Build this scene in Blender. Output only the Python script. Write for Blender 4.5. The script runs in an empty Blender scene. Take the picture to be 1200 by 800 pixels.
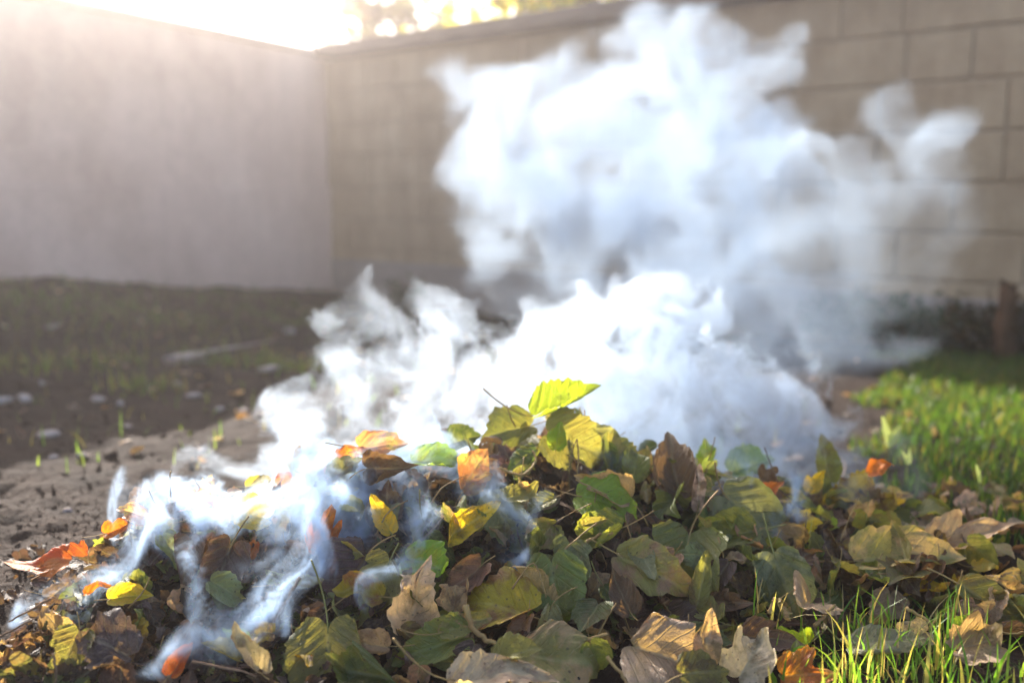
import bpy, math, random
import numpy as np
from mathutils import Vector, Matrix

R = math.radians
random.seed(7)
rng = np.random.default_rng(7)
S = bpy.context.scene
COL = S.collection

# ------------------------------------------------------------------ camera, sky, sun, exposure
CAM = Vector((0, 0, .57)); PITCH = R(8.34); FPX = 1167.0
cd = bpy.data.cameras.new('camera'); cam = bpy.data.objects.new('camera', cd); COL.objects.link(cam)
cam.location = CAM; cam.rotation_euler = (R(90) - PITCH, 0, 0)
cd.lens = 35; cd.sensor_width = 36; cd.clip_start = .01; cd.clip_end = 500
cd.dof.use_dof = True; cd.dof.focus_distance = 1.30; cd.dof.aperture_fstop = 2.1
S.camera = cam
SUN_EL, SUN_AZ = R(29), R(-29)          # azimuth from +Y, negative is to the left
w = bpy.data.worlds.new("World"); S.world = w; w.use_nodes = True
wn = w.node_tree; bg = wn.nodes['Background']
sky = wn.nodes.new('ShaderNodeTexSky'); sky.sky_type = 'NISHITA'; sky.sun_disc = False
sky.sun_elevation = SUN_EL; sky.sun_rotation = SUN_AZ; sky.dust_density = 3.0; sky.air_density = .8; sky.ozone_density = .6
wn.links.new(sky.outputs[0], bg.inputs[0]); bg.inputs[1].default_value = .12
ld = bpy.data.lights.new('sun', 'SUN'); ld.energy = 5.0; ld.angle = R(.6); ld.color = (1, .93, .84)
sun = bpy.data.objects.new('sun', ld); COL.objects.link(sun)
sdir = Vector((math.sin(SUN_AZ) * math.cos(SUN_EL), math.cos(SUN_AZ) * math.cos(SUN_EL), math.sin(SUN_EL)))
sun.rotation_euler = sdir.to_track_quat('Z', 'Y').to_euler(); sun.location = (-2, 8, 5)
vs = S.view_settings
vs.view_transform = 'Standard'; vs.look = 'None'; vs.gamma = 1; vs.use_curve_mapping = False; vs.exposure = 2.2
S.render.engine = 'CYCLES'
cy = S.cycles
cy.max_bounces = 8; cy.diffuse_bounces = 3; cy.glossy_bounces = 2; cy.transmission_bounces = 4
cy.volume_bounces = 3; cy.transparent_max_bounces = 8; cy.volume_max_steps = 1024; cy.volume_step_rate = 1.0
cy.use_denoising = True
cy.sample_clamp_indirect = 6

# ------------------------------------------------------------------ helpers
AX = Vector((1, 0, 0)); AF = Vector((0, math.cos(PITCH), -math.sin(PITCH))); AU = Vector((0, math.sin(PITCH), math.cos(PITCH)))
def ray(px, py):
    return AX * ((px - 600) / FPX) + AU * ((400 - py) / FPX) + AF
def at(px, py, Y):
    d = ray(px, py); return CAM + d * (Y / d.y)
def proj(p):
    v = Vector(p) - CAM; f = v.dot(AF); return 600 + FPX * v.dot(AX) / f, 400 - FPX * v.dot(AU) / f
def sstep(a, b, x):
    t = np.clip((x - a) / (b - a), 0, 1); return t * t * (3 - 2 * t)

_lat = np.random.default_rng(3).random((64, 64)).astype(np.float32)
def vnoise(x, y):
    x = np.asarray(x, float); y = np.asarray(y, float)
    xi = np.floor(x).astype(int); yi = np.floor(y).astype(int); fx = x - xi; fy = y - yi
    fx = fx * fx * (3 - 2 * fx); fy = fy * fy * (3 - 2 * fy)
    g = lambda a, b: _lat[a % 64, b % 64]
    return (g(xi, yi) * (1 - fx) + g(xi + 1, yi) * fx) * (1 - fy) + (g(xi, yi + 1) * (1 - fx) + g(xi + 1, yi + 1) * fx) * fy
def fbm(x, y, o=4):
    s = 0; a = .5
    for k in range(o):
        s = s + a * vnoise(x * 2**k + 13.7 * k, y * 2**k + 7.1 * k); a *= .5
    return s

def mesh_np(name, V, F, mat=None, parent=None, smooth=True):
    """V (n,3) array; F list of faces or (m,4)/(m,3) array -> linked mesh object"""
    me = bpy.data.meshes.new(name)
    V = np.asarray(V, np.float32)
    if isinstance(F, np.ndarray):
        k = F.shape[1]; me.vertices.add(len(V)); me.vertices.foreach_set('co', V.ravel())
        me.loops.add(F.size); me.loops.foreach_set('vertex_index', F.astype(np.int32).ravel())
        me.polygons.add(len(F)); me.polygons.foreach_set('loop_start', np.arange(0, F.size, k, dtype=np.int32))
        me.update(calc_edges=True)
    else:
        me.from_pydata([tuple(v) for v in V], [], F); me.update()
    if smooth: me.polygons.foreach_set('use_smooth', np.ones(len(me.polygons), bool))
    if mat: me.materials.append(mat)
    o = bpy.data.objects.new(name, me); COL.objects.link(o)
    if parent: o.parent = parent
    return o
def vcol(me, name, arr):
    a = me.attributes.new(name, 'FLOAT_COLOR', 'POINT')
    arr = np.concatenate([np.asarray(arr, np.float32), np.ones((len(arr), 1), np.float32)], 1) if arr.shape[1] == 3 else arr
    a.data.foreach_set('color', np.ascontiguousarray(arr, np.float32).ravel())
def vvec(me, name, arr):
    a = me.attributes.new(name, 'FLOAT_VECTOR', 'POINT'); a.data.foreach_set('vector', np.ascontiguousarray(arr, np.float32).ravel())
def tag(o, label=None, cat=None, group=None, kind=None):
    if label: o['label'] = label
    if cat: o['category'] = cat
    if group: o['group'] = group
    if kind: o['kind'] = kind
    return o
def empty(name, loc):
    o = bpy.data.objects.new(name, None); COL.objects.link(o); o.location = loc; return o

def tube(pts, r0, r1, seg=6, cap=True):
    pts = [Vector(p) for p in pts]; n = len(pts); V = []; F = []
    up = Vector((.3, .2, 1)).normalized()
    for i, p in enumerate(pts):
        t = (pts[min(i + 1, n - 1)] - pts[max(i - 1, 0)]).normalized()
        a = t.cross(up)
        if a.length < .05: a = t.cross(Vector((1, 0, 0)))
        a.normalize(); b = t.cross(a)
        r = r0 + (r1 - r0) * i / (n - 1)
        for k in range(seg):
            q = 2 * math.pi * k / seg
            V.append(p + (a * math.cos(q) + b * math.sin(q)) * r)
    for i in range(n - 1):
        for k in range(seg):
            F.append((i * seg + k, i * seg + (k + 1) % seg, (i + 1) * seg + (k + 1) % seg, (i + 1) * seg + k))
    if cap:
        F.append(tuple(range(seg - 1, -1, -1))); F.append(tuple((n - 1) * seg + k for k in range(seg)))
    return V, F
class MB:
    def __init__(s): s.V = []; s.F = []
    def add(s, VF):
        o = len(s.V); s.V += [tuple(v) for v in VF[0]]; s.F += [tuple(i + o for i in f) for f in VF[1]]
    def build(s, name, mat, parent=None, smooth=True): return mesh_np(name, np.array(s.V), s.F, mat, parent, smooth)

# ------------------------------------------------------------------ materials
class NT:
    def __init__(s, m):
        s.t = m.node_tree; s.t.nodes.clear()
    def n(s, typ, **kw):
        nd = s.t.nodes.new(typ)
        for k, v in kw.items():
            if k.startswith('i_'):
                key = k[2:].replace('_', ' ')
                key = int(key) if key.isdigit() else key
                if isinstance(v, bpy.types.NodeSocket): s.t.links.new(v, nd.inputs[key])
                else: nd.inputs[key].default_value = v
            else: setattr(nd, k, v)
        return nd
    def l(s, a, b): s.t.links.new(a, b)
def newmat(name):
    m = bpy.data.materials.new(name); m.use_nodes = True; return m, NT(m)
def ramp(t, fac, stops):
    r = t.n('ShaderNodeValToRGB', i_0=fac); e = r.color_ramp.elements
    while len(e) > 1: e.remove(e[-1])
    e[0].position = stops[0][0]; e[0].color = (*stops[0][1], 1)
    for p, c in stops[1:]:
        x = e.new(p); x.color = (*c, 1)
    return r.outputs[0]
def mixc(t, f, a, b, mode='MIX'):
    m = t.n('ShaderNodeMix', data_type='RGBA', blend_type=mode)
    for k, v in ((0, f), (6, a), (7, b)):
        if isinstance(v, bpy.types.NodeSocket): t.l(v, m.inputs[k])
        elif k == 0: m.inputs[0].default_value = v
        else: m.inputs[k].default_value = (*v, 1)
    return m.outputs[2]
def math_(t, op, a, b=None, c=None):
    m = t.n('ShaderNodeMath', operation=op)
    for k, v in enumerate((a, b, c)):
        if v is None: continue
        if isinstance(v, bpy.types.NodeSocket): t.l(v, m.inputs[k])
        else: m.inputs[k].default_value = v
    return m.outputs[0]

def rough_mat(name, stops, scale, rough=.9, bump=.3, bscale=None, detail=6, dist=.01, streak=0.):
    m, t = newmat(name)
    tc = t.n('ShaderNodeTexCoord').outputs['Object']
    nz = t.n('ShaderNodeTexNoise', i_Vector=tc, i_Scale=scale, i_Detail=detail, i_Roughness=.6)
    c = ramp(t, nz.outputs[0], stops)
    n2 = t.n('ShaderNodeTexNoise', i_Vector=tc, i_Scale=bscale or scale * 6, i_Detail=6.0, i_Roughness=.65)
    c = mixc(t, .35, c, mixc(t, n2.outputs[0], (.2, .2, .2), (1, 1, 1)), 'MULTIPLY')
    if streak:
        mp = t.n('ShaderNodeMapping', i_Vector=tc); mp.inputs['Scale'].default_value = (5, 5, .7)
        n3 = t.n('ShaderNodeTexNoise', i_Vector=mp.outputs[0], i_Scale=1.6, i_Detail=7.0, i_Roughness=.62)
        n4 = t.n('ShaderNodeTexNoise', i_Vector=tc, i_Scale=1.1, i_Detail=5.0, i_Roughness=.6)
        c = mixc(t, streak, c, mixc(t, 1.0, ramp(t, n3.outputs[0], [(.35, (.5, .46, .42)), (.6, (1, 1, 1))]), ramp(t, n4.outputs[0], [(.36, (.62, .57, .52)), (.58, (1, 1, 1))]), 'MULTIPLY'), 'MULTIPLY')
    b = t.n('ShaderNodeBump', i_Height=n2.outputs[0], i_Strength=bump, i_Distance=dist)
    p = t.n('ShaderNodeBsdfPrincipled', i_Base_Color=c, i_Roughness=rough, i_Normal=b.outputs[0])
    p.inputs['Specular IOR Level'].default_value = .12
    o = t.n('ShaderNodeOutputMaterial'); t.l(p.outputs[0], o.inputs[0])
    return m

M = {}
M['soil'] = rough_mat('soil', [(.25, (.010, .005, .003)), (.55, (.024, .0128, .008)), (.8, (.050, .030, .020))], 9, bump=1.0, bscale=45, dist=.03)
M['clod'] = rough_mat('soil_clod', [(.3, (.022, .014, .010)), (.7, (.075, .05, .035))], 40, bump=.8, bscale=260, dist=.004)
M['plaster'] = rough_mat('rough_plaster', [(.3, (.54, .37, .29)), (.5, (.72, .52, .41)), (.75, (.79, .60, .48))], 1.1, bump=.4, bscale=30, streak=.16)
M['block'] = rough_mat('concrete_block', [(.3, (.42, .28, .16)), (.6, (.54, .38, .225)), (.8, (.60, .45, .29))], 3.6, bump=.6, bscale=50, streak=.3)
M['mortar'] = rough_mat('mortar', [(.3, (.34, .24, .15)), (.7, (.46, .33, .21))], 8, bump=.3)
M['render'] = rough_mat('grey_render', [(.3, (.30, .23, .175)), (.7, (.42, .33, .26))], 2.0, bump=.3, bscale=40)
M['coping'] = rough_mat('coping_board', [(.3, (.10, .072, .055)), (.7, (.17, .13, .10))], 4, bump=.3)
M['stone'] = rough_mat('pale_stone', [(.3, (.24, .19, .16)), (.7, (.46, .39, .34))], 20, bump=.4)
M['bark'] = rough_mat('bark', [(.3, (.07, .05, .035)), (.7, (.16, .12, .085))], 12, bump=.8, bscale=50)
M['twig'] = rough_mat('twig', [(.3, (.10, .055, .03)), (.7, (.28, .17, .10))], 30, bump=.3, bscale=120)
M['rust_post'] = rough_mat('weathered_stump', [(.3, (.05, .028, .016)), (.7, (.16, .08, .04))], 14, bump=.8, bscale=50)

def leaf_mat(name, transl, rough, spec, bump):
    """colours come from the leaf itself: tint (blade), tint_b (patches); veins follow leaf coordinates"""
    m, t = newmat(name)
    ta = t.n('ShaderNodeAttribute', attribute_name='tint').outputs['Color']
    tb = t.n('ShaderNodeAttribute', attribute_name='tint_b').outputs['Color']
    lc = t.n('ShaderNodeAttribute', attribute_name='leaf_co').outputs['Vector']   # x across, y along midrib, z random seed
    sep = t.n('ShaderNodeSeparateXYZ', i_0=lc)
    x, y, sd = sep.outputs
    ax = math_(t, 'ABSOLUTE', x)
    # blotches
    nz = t.n('ShaderNodeTexNoise', i_Vector=lc, i_Scale=3.2, i_Detail=5.0, i_Roughness=.6)
    blot = ramp(t, nz.outputs[0], [(.46, (0, 0, 0)), (.60, (1, 1, 1))])
    col = mixc(t, blot, ta, tb)
    nf = t.n('ShaderNodeTexNoise', i_Vector=lc, i_Scale=16.0, i_Detail=5.0, i_Roughness=.65)
    col = mixc(t, .5, col, mixc(t, nf.outputs[0], (.45, .45, .45), (1.35, 1.35, 1.35)), 'MULTIPLY')
    # veins: midrib, palmate pair, slanting side veins
    mid = ramp(t, ax, [(.0, (1, 1, 1)), (.022, (.7, .7, .7)), (.04, (0, 0, 0))])
    s = math_(t, 'ADD', math_(t, 'MULTIPLY', y, 6.5), math_(t, 'MULTIPLY', ax, -6.0))
    s = math_(t, 'ABSOLUTE', math_(t, 'SUBTRACT', math_(t, 'FRACT', s), .5))
    side = ramp(t, s, [(.0, (.75, .75, .75)), (.05, (.4, .4, .4)), (.10, (0, 0, 0))])
    vo = t.n('ShaderNodeTexVoronoi', i_Vector=lc, i_Scale=26.0, feature='DISTANCE_TO_EDGE')
    net = ramp(t, vo.outputs[0], [(.0, (.35, .35, .35)), (.09, (0, 0, 0))])
    vein = mixc(t, 1.0, mixc(t, 1.0, mid, side, 'LIGHTEN'), net, 'LIGHTEN')
    col = mixc(t, math_(t, 'MULTIPLY', vein, .42), col, mixc(t, .5, mixc(t, 1.0, col, (1.9, 1.75, 1.5), 'MULTIPLY'), (.25, .24, .12)))
    sp = t.n('ShaderNodeTexVoronoi', i_Vector=lc, i_Scale=9.0); col = mixc(t, ramp(t, sp.outputs[0], [(.0, (.8, .8, .8)), (.10, (.5, .5, .5)), (.16, (0, 0, 0))]), col, (.05, .03, .015))
    # paler underside
    geo = t.n('ShaderNodeNewGeometry')
    colf = mixc(t, math_(t, 'MULTIPLY', geo.outputs['Backfacing'], .35), col, mixc(t, 1.0, col, (1.35, 1.35, 1.6), 'MULTIPLY'))
    bm = math_(t, 'ADD', math_(t, 'MULTIPLY', vein, -.6), nf.outputs[0])
    b = t.n('ShaderNodeBump', i_Height=bm, i_Strength=bump, i_Distance=.0025)
    p = t.n('ShaderNodeBsdfPrincipled', i_Base_Color=colf, i_Roughness=rough, i_Normal=b.outputs[0])
    p.inputs['Specular IOR Level'].default_value = spec
    tcol = mixc(t, 1.0, mixc(t, math_(t, 'MULTIPLY', vein, .5), col, mixc(t, 1.0, col, (.35, .35, .35), 'MULTIPLY')), (2.6, 2.3, 1.1), 'MULTIPLY')
    tl = t.n('ShaderNodeBsdfTranslucent', i_Color=tcol, i_Normal=b.outputs[0])
    mx = t.n('ShaderNodeMixShader', i_0=transl); t.l(p.outputs[0], mx.inputs[1]); t.l(tl.outputs[0], mx.inputs[2])
    o = t.n('ShaderNodeOutputMaterial'); t.l(mx.outputs[0], o.inputs[0])
    return m
M['fresh'] = leaf_mat('fresh_leaf', .46, .36, .5, .9)
M['dry'] = leaf_mat('dry_leaf', .30, .50, .45, 1.0)
M['stalk'] = rough_mat('leaf_stalk', [(.3, (.22, .12, .05)), (.7, (.42, .28, .10))], 30, rough=.6, bump=.2)
M['stalk_green'] = rough_mat('green_stalk', [(.3, (.16, .15, .04)), (.7, (.30, .27, .09))], 30, rough=.5, bump=.2)

def blade_mat():
    m, t = newmat('grass_blade')
    ta = t.n('ShaderNodeAttribute', attribute_name='tint').outputs['Color']
    p = t.n('ShaderNodeBsdfPrincipled', i_Base_Color=ta, i_Roughness=.45)
    p.inputs['Specular IOR Level'].default_value = .4
    tl = t.n('ShaderNodeBsdfTranslucent', i_Color=mixc(t, 1.0, ta, (2.2, 2.0, .9), 'MULTIPLY'))
    mx = t.n('ShaderNodeMixShader', i_0=.5); t.l(p.outputs[0], mx.inputs[1]); t.l(tl.outputs[0], mx.inputs[2])
    o = t.n('ShaderNodeOutputMaterial'); t.l(mx.outputs[0], o.inputs[0])
    return m
M['blade'] = blade_mat()

# ------------------------------------------------------------------ ground and heap height
RIDGE = [(-80, 800, 1.18), (20, 735, 1.22), (70, 690, 1.25), (130, 640, 1.30), (200, 612, 1.35), (300, 590, 1.40), (420, 560, 1.45), (520, 545, 1.50),
         (600, 520, 1.52), (655, 500, 1.55), (720, 530, 1.55), (800, 552, 1.55), (900, 574, 1.58), (1000, 590, 1.60), (1100, 612, 1.60), (1200, 650, 1.62), (1400, 700, 1.65)]
_rp = [at(a, b, c) for a, b, c in RIDGE]
_rx = np.array([p.x for p in _rp]); _ry = np.array([c for a, b, c in RIDGE]); _rz = np.array([max(p.z - .012, .0) for p in _rp])
def ground_h(x, y):
    x = np.asarray(x, float); y = np.asarray(y, float)
    h = -.10 * sstep(2.0, 6.0, y) + .27 * sstep(.8, 2.4, -x) * sstep(2.0, 4.6, y)
    lump = (fbm(x * 9 + 5, y * 9 + 3, 4) - .47) * .032 + (fbm(x * 2.2 + 9, y * 2.2, 3) - .44) * .06
    lump = lump + (fbm(x * 28 + 3, y * 28, 4) - .47) * .022 + (1 - np.abs(2 * vnoise(x * 17 + 9, y * 17) - 1)) * .005 + (fbm(x * 90, y * 90, 3) - .44) * .006
    return h + lump * (1 - .6 * sstep(.2, .8, x))
def heap_h(x, y):
    x = np.asarray(x, float); y = np.asarray(y, float)
    zr = np.interp(x, _rx, _rz, left=0, right=0); yr = np.interp(x, _rx, _ry)
    wf = np.interp(x, [-.7, -.4, 0, .6, 1.2], [.24, .36, .44, .42, .36])
    s = np.where(y < yr, (yr - y) / wf, (y - yr) / .48)
    prof = np.where(s < 1, (np.cos(np.pi * np.clip(s, 0, 1)) + 1) / 2, 0)
    edge = sstep(-.72, -.60, x) * (1 - sstep(1.25, 1.6, x))
    n = (fbm(x * 7, y * 7, 3) - .44) * .07
    return (zr + n) * prof * edge
def surf_h(x, y): return ground_h(x, y) * (1 - .0) + heap_h(x, y)
def surf_n(x, y, e=.02):
    return Vector((-(surf_h(x + e, y) - surf_h(x - e, y)) / (2 * e), -(surf_h(x, y + e) - surf_h(x, y - e)) / (2 * e), 1)).normalized()

# ground sheet
a = np.linspace(-1, 1, 560); gx = np.sinh(a * 6.4) / np.sinh(6.4) * 60 - .2
b_ = np.linspace(-1, 1, 600); gy = 1.7 + np.sinh(b_ * 6.6) / np.sinh(6.6) * 80
GX, GY = np.meshgrid(gx, gy, indexing='ij')
GZ = ground_h(GX, GY) - .015 * (heap_h(GX, GY) > .01)
V = np.stack([GX, GY, GZ], -1).reshape(-1, 3)
n1, n2 = GX.shape; ii = (np.arange(n1 - 1)[:, None] * n2 + np.arange(n2 - 1)[None]).ravel()
F = np.stack([ii, ii + n2, ii + n2 + 1, ii + 1], 1)
tag(mesh_np('ground', V, F, M['soil']), kind='structure')

# ------------------------------------------------------------------ walls
C0 = Vector((-1.20, 6.6, 0)); DR = Vector((1.176, -1, 0)).normalized(); DL = Vector((-.51, -1, 0)).normalized()
TOP = 1.475
def slab(p0, d, length, thick, z0, z1, back, n_z=1):
    """box along a wall line; BACK is the horizontal direction away from the camera side"""
    p0 = Vector((p0.x, p0.y, 0)); q = p0 + d * length
    V = []
    for z in (z0, z1):
        for p in (p0, q, q + back * thick, p0 + back * thick): V.append(Vector((p.x, p.y, z)))
    return V, [(0, 3, 2, 1), (4, 5, 6, 7), (0, 1, 5, 4), (1, 2, 6, 5), (2, 3, 7, 6), (3, 0, 4, 7)]
BR = Vector((1, 1.176, 0)).normalized(); BL = Vector((-1, .51, 0)).normalized()
wl = empty('plaster_wall', C0 + DL * 1.5)
def wallbox(name, mat, root, VF, bev=.008):
    V, F = VF; V = [v - root.location for v in V]
    o = mesh_np(name, np.array(V), F, mat, root, smooth=False)
    m = o.modifiers.new('b', 'BEVEL'); m.width = bev; m.segments = 2
    return o
tag(wl, 'pale plastered garden wall on the left, in the glare of the low sun', 'wall')
wallbox('wall_face', M['plaster'], wl, slab(C0 - DL * .15, DL, 7.15, .18, -.6, TOP - .03, BL))
wallbox('coping', M['plaster'], wl, slab(C0 - DL * .16 - BL * .02, DL, 7.16, .22, TOP - .027, TOP + .012, BL))
wallbox('plinth', M['plaster'], wl, slab(C0 - BL * .025, DL, 7, .02, -.6, .62, BL))
wr = empty('block_wall', C0 + DR * 2)
tag(wr, 'tan concrete block wall with a dark coping board, behind the smoke', 'wall')
wallbox('backing', M['mortar'], wr, slab(C0 + DR * .002, DR, 9, .16, -.6, TOP - .05, BR))
blocks = MB()
zc = TOP - .055; row = 0
while zc > -.3:
    off = [-.10, -.32, -.2, -.42][row % 4]; x = off
    while x < 8.9:
        L = random.choice([.5, .5, .5, .26])
        x0 = max(x + .004, .005); x1 = x + L - .004
        if x1 - x0 > .05:
            pr = .011 + random.uniform(-.003, .003)
            blocks.add(slab(C0 + DR * x0 - BR * pr, DR, x1 - x0, pr + .01, zc - .195, zc - .004, BR))
        x += L
    zc -= .2; row += 1
blocks.V = [tuple(Vector(v) - wr.location) for v in blocks.V]
o = blocks.build('blocks', M['block'], wr, smooth=False); m = o.modifiers.new('b', 'BEVEL'); m.width = .008; m.segments = 2
wallbox('rendered_base', M['render'], wr, slab(C0 - BR * .0245, DR, 9, .03, -.6, .16, BR))
wallbox('coping_board', M['coping'], wr, slab(C0 - BR * .11, DR, 9, .32, TOP - .04, TOP + .035, BR))

# ------------------------------------------------------------------ leaves
SHAPES = {   # (angle from midrib in degrees, radius): outline about the stalk's joint
    'oval':  [(0, 1), (4, .90), (10, .80), (20, .68), (35, .55), (55, .42), (80, .31), (110, .20), (140, .11), (165, .05), (180, .02)],
    'broad': [(0, 1), (4, .89), (10, .78), (22, .69), (36, .64), (48, .62), (62, .52), (84, .44), (105, .34), (130, .24), (150, .17), (168, .06), (180, .02)],
    'lobed': [(0, 1), (8, .88), (18, .68), (27, .60), (36, .70), (44, .80), (52, .70), (63, .50), (74, .46), (88, .52), (100, .44), (125, .28), (150, .14), (180, .03)],
    'star':  [(0, 1), (7, .78), (12, .80), (20, .50), (28, .38), (36, .62), (44, .92), (50, .66), (58, .62), (68, .36), (80, .40), (92, .62), (100, .40), (125, .22), (150, .12), (180, .03)],
    'long':  [(0, 1), (5, .90), (12, .72), (22, .54), (35, .40), (55, .28), (80, .20), (110, .14), (150, .07), (180, .02)],
}
NR, NA = 10, 60
def leaf_geo(L, shape, r, fold=.2, curl=0., bend=0., wave=.05, crumple=.0, teeth=.05):
    """returns flat leaf coordinates and deformed points; x across, y along midrib from the stalk's joint, z up"""
    cp = SHAPES[shape]
    th = np.linspace(-180, 180, NA + 1)
    rad = np.interp(np.abs(th), [c[0] for c in cp], [c[1] for c in cp])
    ph = r.random(6) * 6.28
    rad = rad * (1 + .05 * np.sin(np.radians(th) * 3 + ph[0]) + .03 * np.sin(np.radians(th) * 7 + ph[1]))
    tq = (np.abs(th) / r.uniform(11, 16) + .2) % 1.0; rad = rad * (1 + teeth * 2.2 * (tq - .5) * (np.abs(th) < 130))
    if r.random() < .35:          # a bitten edge
        c = r.uniform(-90, 90); rad *= 1 - r.uniform(.15, .4) * np.exp(-((th - c) / r.uniform(6, 14))**2)
    rad[0] = rad[-1] = min(rad[0], rad[-1])
    rho = np.linspace(0, 1, NR + 1)[1:] ** .85
    X = np.outer(rho, rad * np.sin(np.radians(th))); Y = np.outer(rho, rad * np.cos(np.radians(th)))
    X = np.concatenate([[0], X.ravel()]); Y = np.concatenate([[0], Y.ravel()])
    X = X * r.uniform(.74, .98)
    flat = np.stack([X, Y], 1)
    rr = np.sqrt(X * X + Y * Y); tt = np.arctan2(X, Y)
    Z = fold * np.sqrt(X * X + .0009)
    Z = Z + wave * np.sin(4 * tt + ph[2]) * rr**1.6 + wave * .7 * np.sin(9 * Y + ph[3]) * np.abs(X) * 1.5 + wave * .35 * np.sin(17 * tt + ph[4]) * rr**3
    Z = Z + r.uniform(.0, .10) * np.clip(rr - .45, 0, 1)**2 * 4 * np.sin(2.5 * tt + ph[5]) * (1 if not crumple else 1.8)
    # swelling between side veins
    Z = Z + .020 * np.sin((Y * 6.5 - np.abs(X) * 6) * 6.283) * np.minimum(np.abs(X) * 4, 1)
    if crumple:
        for k, f in enumerate((3.1, 6.3, 12.)):
            q = r.normal(size=(3, 2)) * f; p = r.random(3) * 6.28; am = crumple * (.6 / (k + 1))
            for ax in range(3):
                d = am * np.sin(X * q[ax, 0] + Y * q[ax, 1] + p[ax]) * np.minimum(rr * 2, 1)
                if ax == 0: X = X + d * .5
                elif ax == 1: Y = Y + d * .5
                else: Z = Z + np.abs(d) * 1.2 - am * .4
    for _ in range(int(r.integers(0, 3))):          # a folded-over corner or edge
        ph_ = r.uniform(-2.6, 2.6); cx_, cy_ = math.sin(ph_), math.cos(ph_); sv = X * cx_ + (Y - .35) * cy_; c0 = r.uniform(.12, .38); al = r.uniform(.7, 2.4) * r.choice([1, 1, -1])
        ex = np.clip(sv - c0, 0, None); rd = .05; k1 = np.minimum(ex, rd * abs(al)); an = k1 / rd * np.sign(al); rest = ex - k1
        ds_ = np.abs(np.sin(an)) * rd + rest * np.cos(an) - ex; X = X + cx_ * ds_; Y = Y + cy_ * ds_; Z = Z + np.sign(al) * (rd * (1 - np.cos(an)) + rest * np.abs(np.sin(an)))
    if abs(curl) > .01:           # roll across
        kx = curl * (.55 + .45 * np.clip(Y, 0, 1)); X, Z = (np.sin(kx * X) / kx) - Z * np.sin(kx * X), (1 - np.cos(kx * X)) / kx + Z * np.cos(kx * X)
    if abs(bend) > .01:           # bend along
        ky = bend; yy = np.where(Y > 0, Y, 0)
        Y2 = np.where(Y > 0, np.sin(ky * yy) / ky - Z * np.sin(ky * yy), Y); Z2 = np.where(Y > 0, (1 - np.cos(ky * yy)) / ky + Z * np.cos(ky * yy), Z)
        Y, Z = Y2, Z2
    return flat, np.stack([X, Y, Z], 1) * L
_lf = []
for k in range(NA): _lf.append((0, 1 + k, 1 + (k + 1)))
LF_T = np.array([(0, 1 + k + 1, 1 + k) for k in range(NA)])
LF_Q = np.array([(1 + j * (NA + 1) + k, 1 + j * (NA + 1) + k + 1, 1 + (j + 1) * (NA + 1) + k + 1, 1 + (j + 1) * (NA + 1) + k) for j in range(NR - 1) for k in range(NA)])
LF_ALL = np.concatenate([LF_T, LF_Q[:, [0, 1, 2]], LF_Q[:, [0, 2, 3]]])

PAL = {  # name: (word, tint, tint_b, dry, stalk)
    'dkgreen': ('dark green', (.075, .095, .026), (.10, .11, .028)),
    'green': ('green', (.130, .155, .040), (.165, .175, .04)),
    'olive': ('olive', (.175, .165, .050), (.14, .11, .04)),
    'grey': ('grey-green', (.20, .21, .105), (.15, .155, .07)),
    'bright': ('yellow-green', (.17, .26, .03), (.24, .29, .03)),
    'yellow': ('yellow', (.50, .37, .035), (.42, .30, .05)),
    'yelbrown': ('yellow and brown', (.46, .31, .035), (.20, .10, .035)),
    'orange': ('orange', (.52, .17, .025), (.36, .09, .02)),
    'pink': ('pinkish orange', (.55, .24, .12), (.50, .33, .10)),
    'tan': ('tan', (.34, .23, .13), (.25, .16, .085)),
    'pale': ('pale tan', (.44, .33, .23), (.32, .22, .14)),
    'brown': ('brown', (.15, .085, .048), (.10, .055, .032)),
    'dkbrown': ('dark brown', (.060, .034, .024), (.10, .055, .035)),
    'plum': ('purplish brown', (.095, .052, .050), (.06, .035, .032)),
    'olivetan': ('olive and tan', (.19, .17, .05), (.36, .24, .11)),
}
DRY = {'tan', 'pale', 'brown', 'dkbrown', 'plum', 'orange', 'pink', 'yelbrown', 'olivetan'}
def frame_mat(o, n, m):
    n = n.normalized(); m = (m - n * m.dot(n)).normalized(); x = m.cross(n)
    mt = Matrix((x, m, n)).transposed().to_4x4(); mt.translation = o; return mt
def jit(c, r, s=.18):
    k = 1 + r.normal() * s; return tuple(float(np.clip(v * k * (1 + r.normal() * .06), .01, .8)) for v in c)
def sat(c, k=1.08):
    l = .3 * c[0] + .6 * c[1] + .1 * c[2]; return tuple(max(.008, l + (v - l) * k) for v in c)
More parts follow.
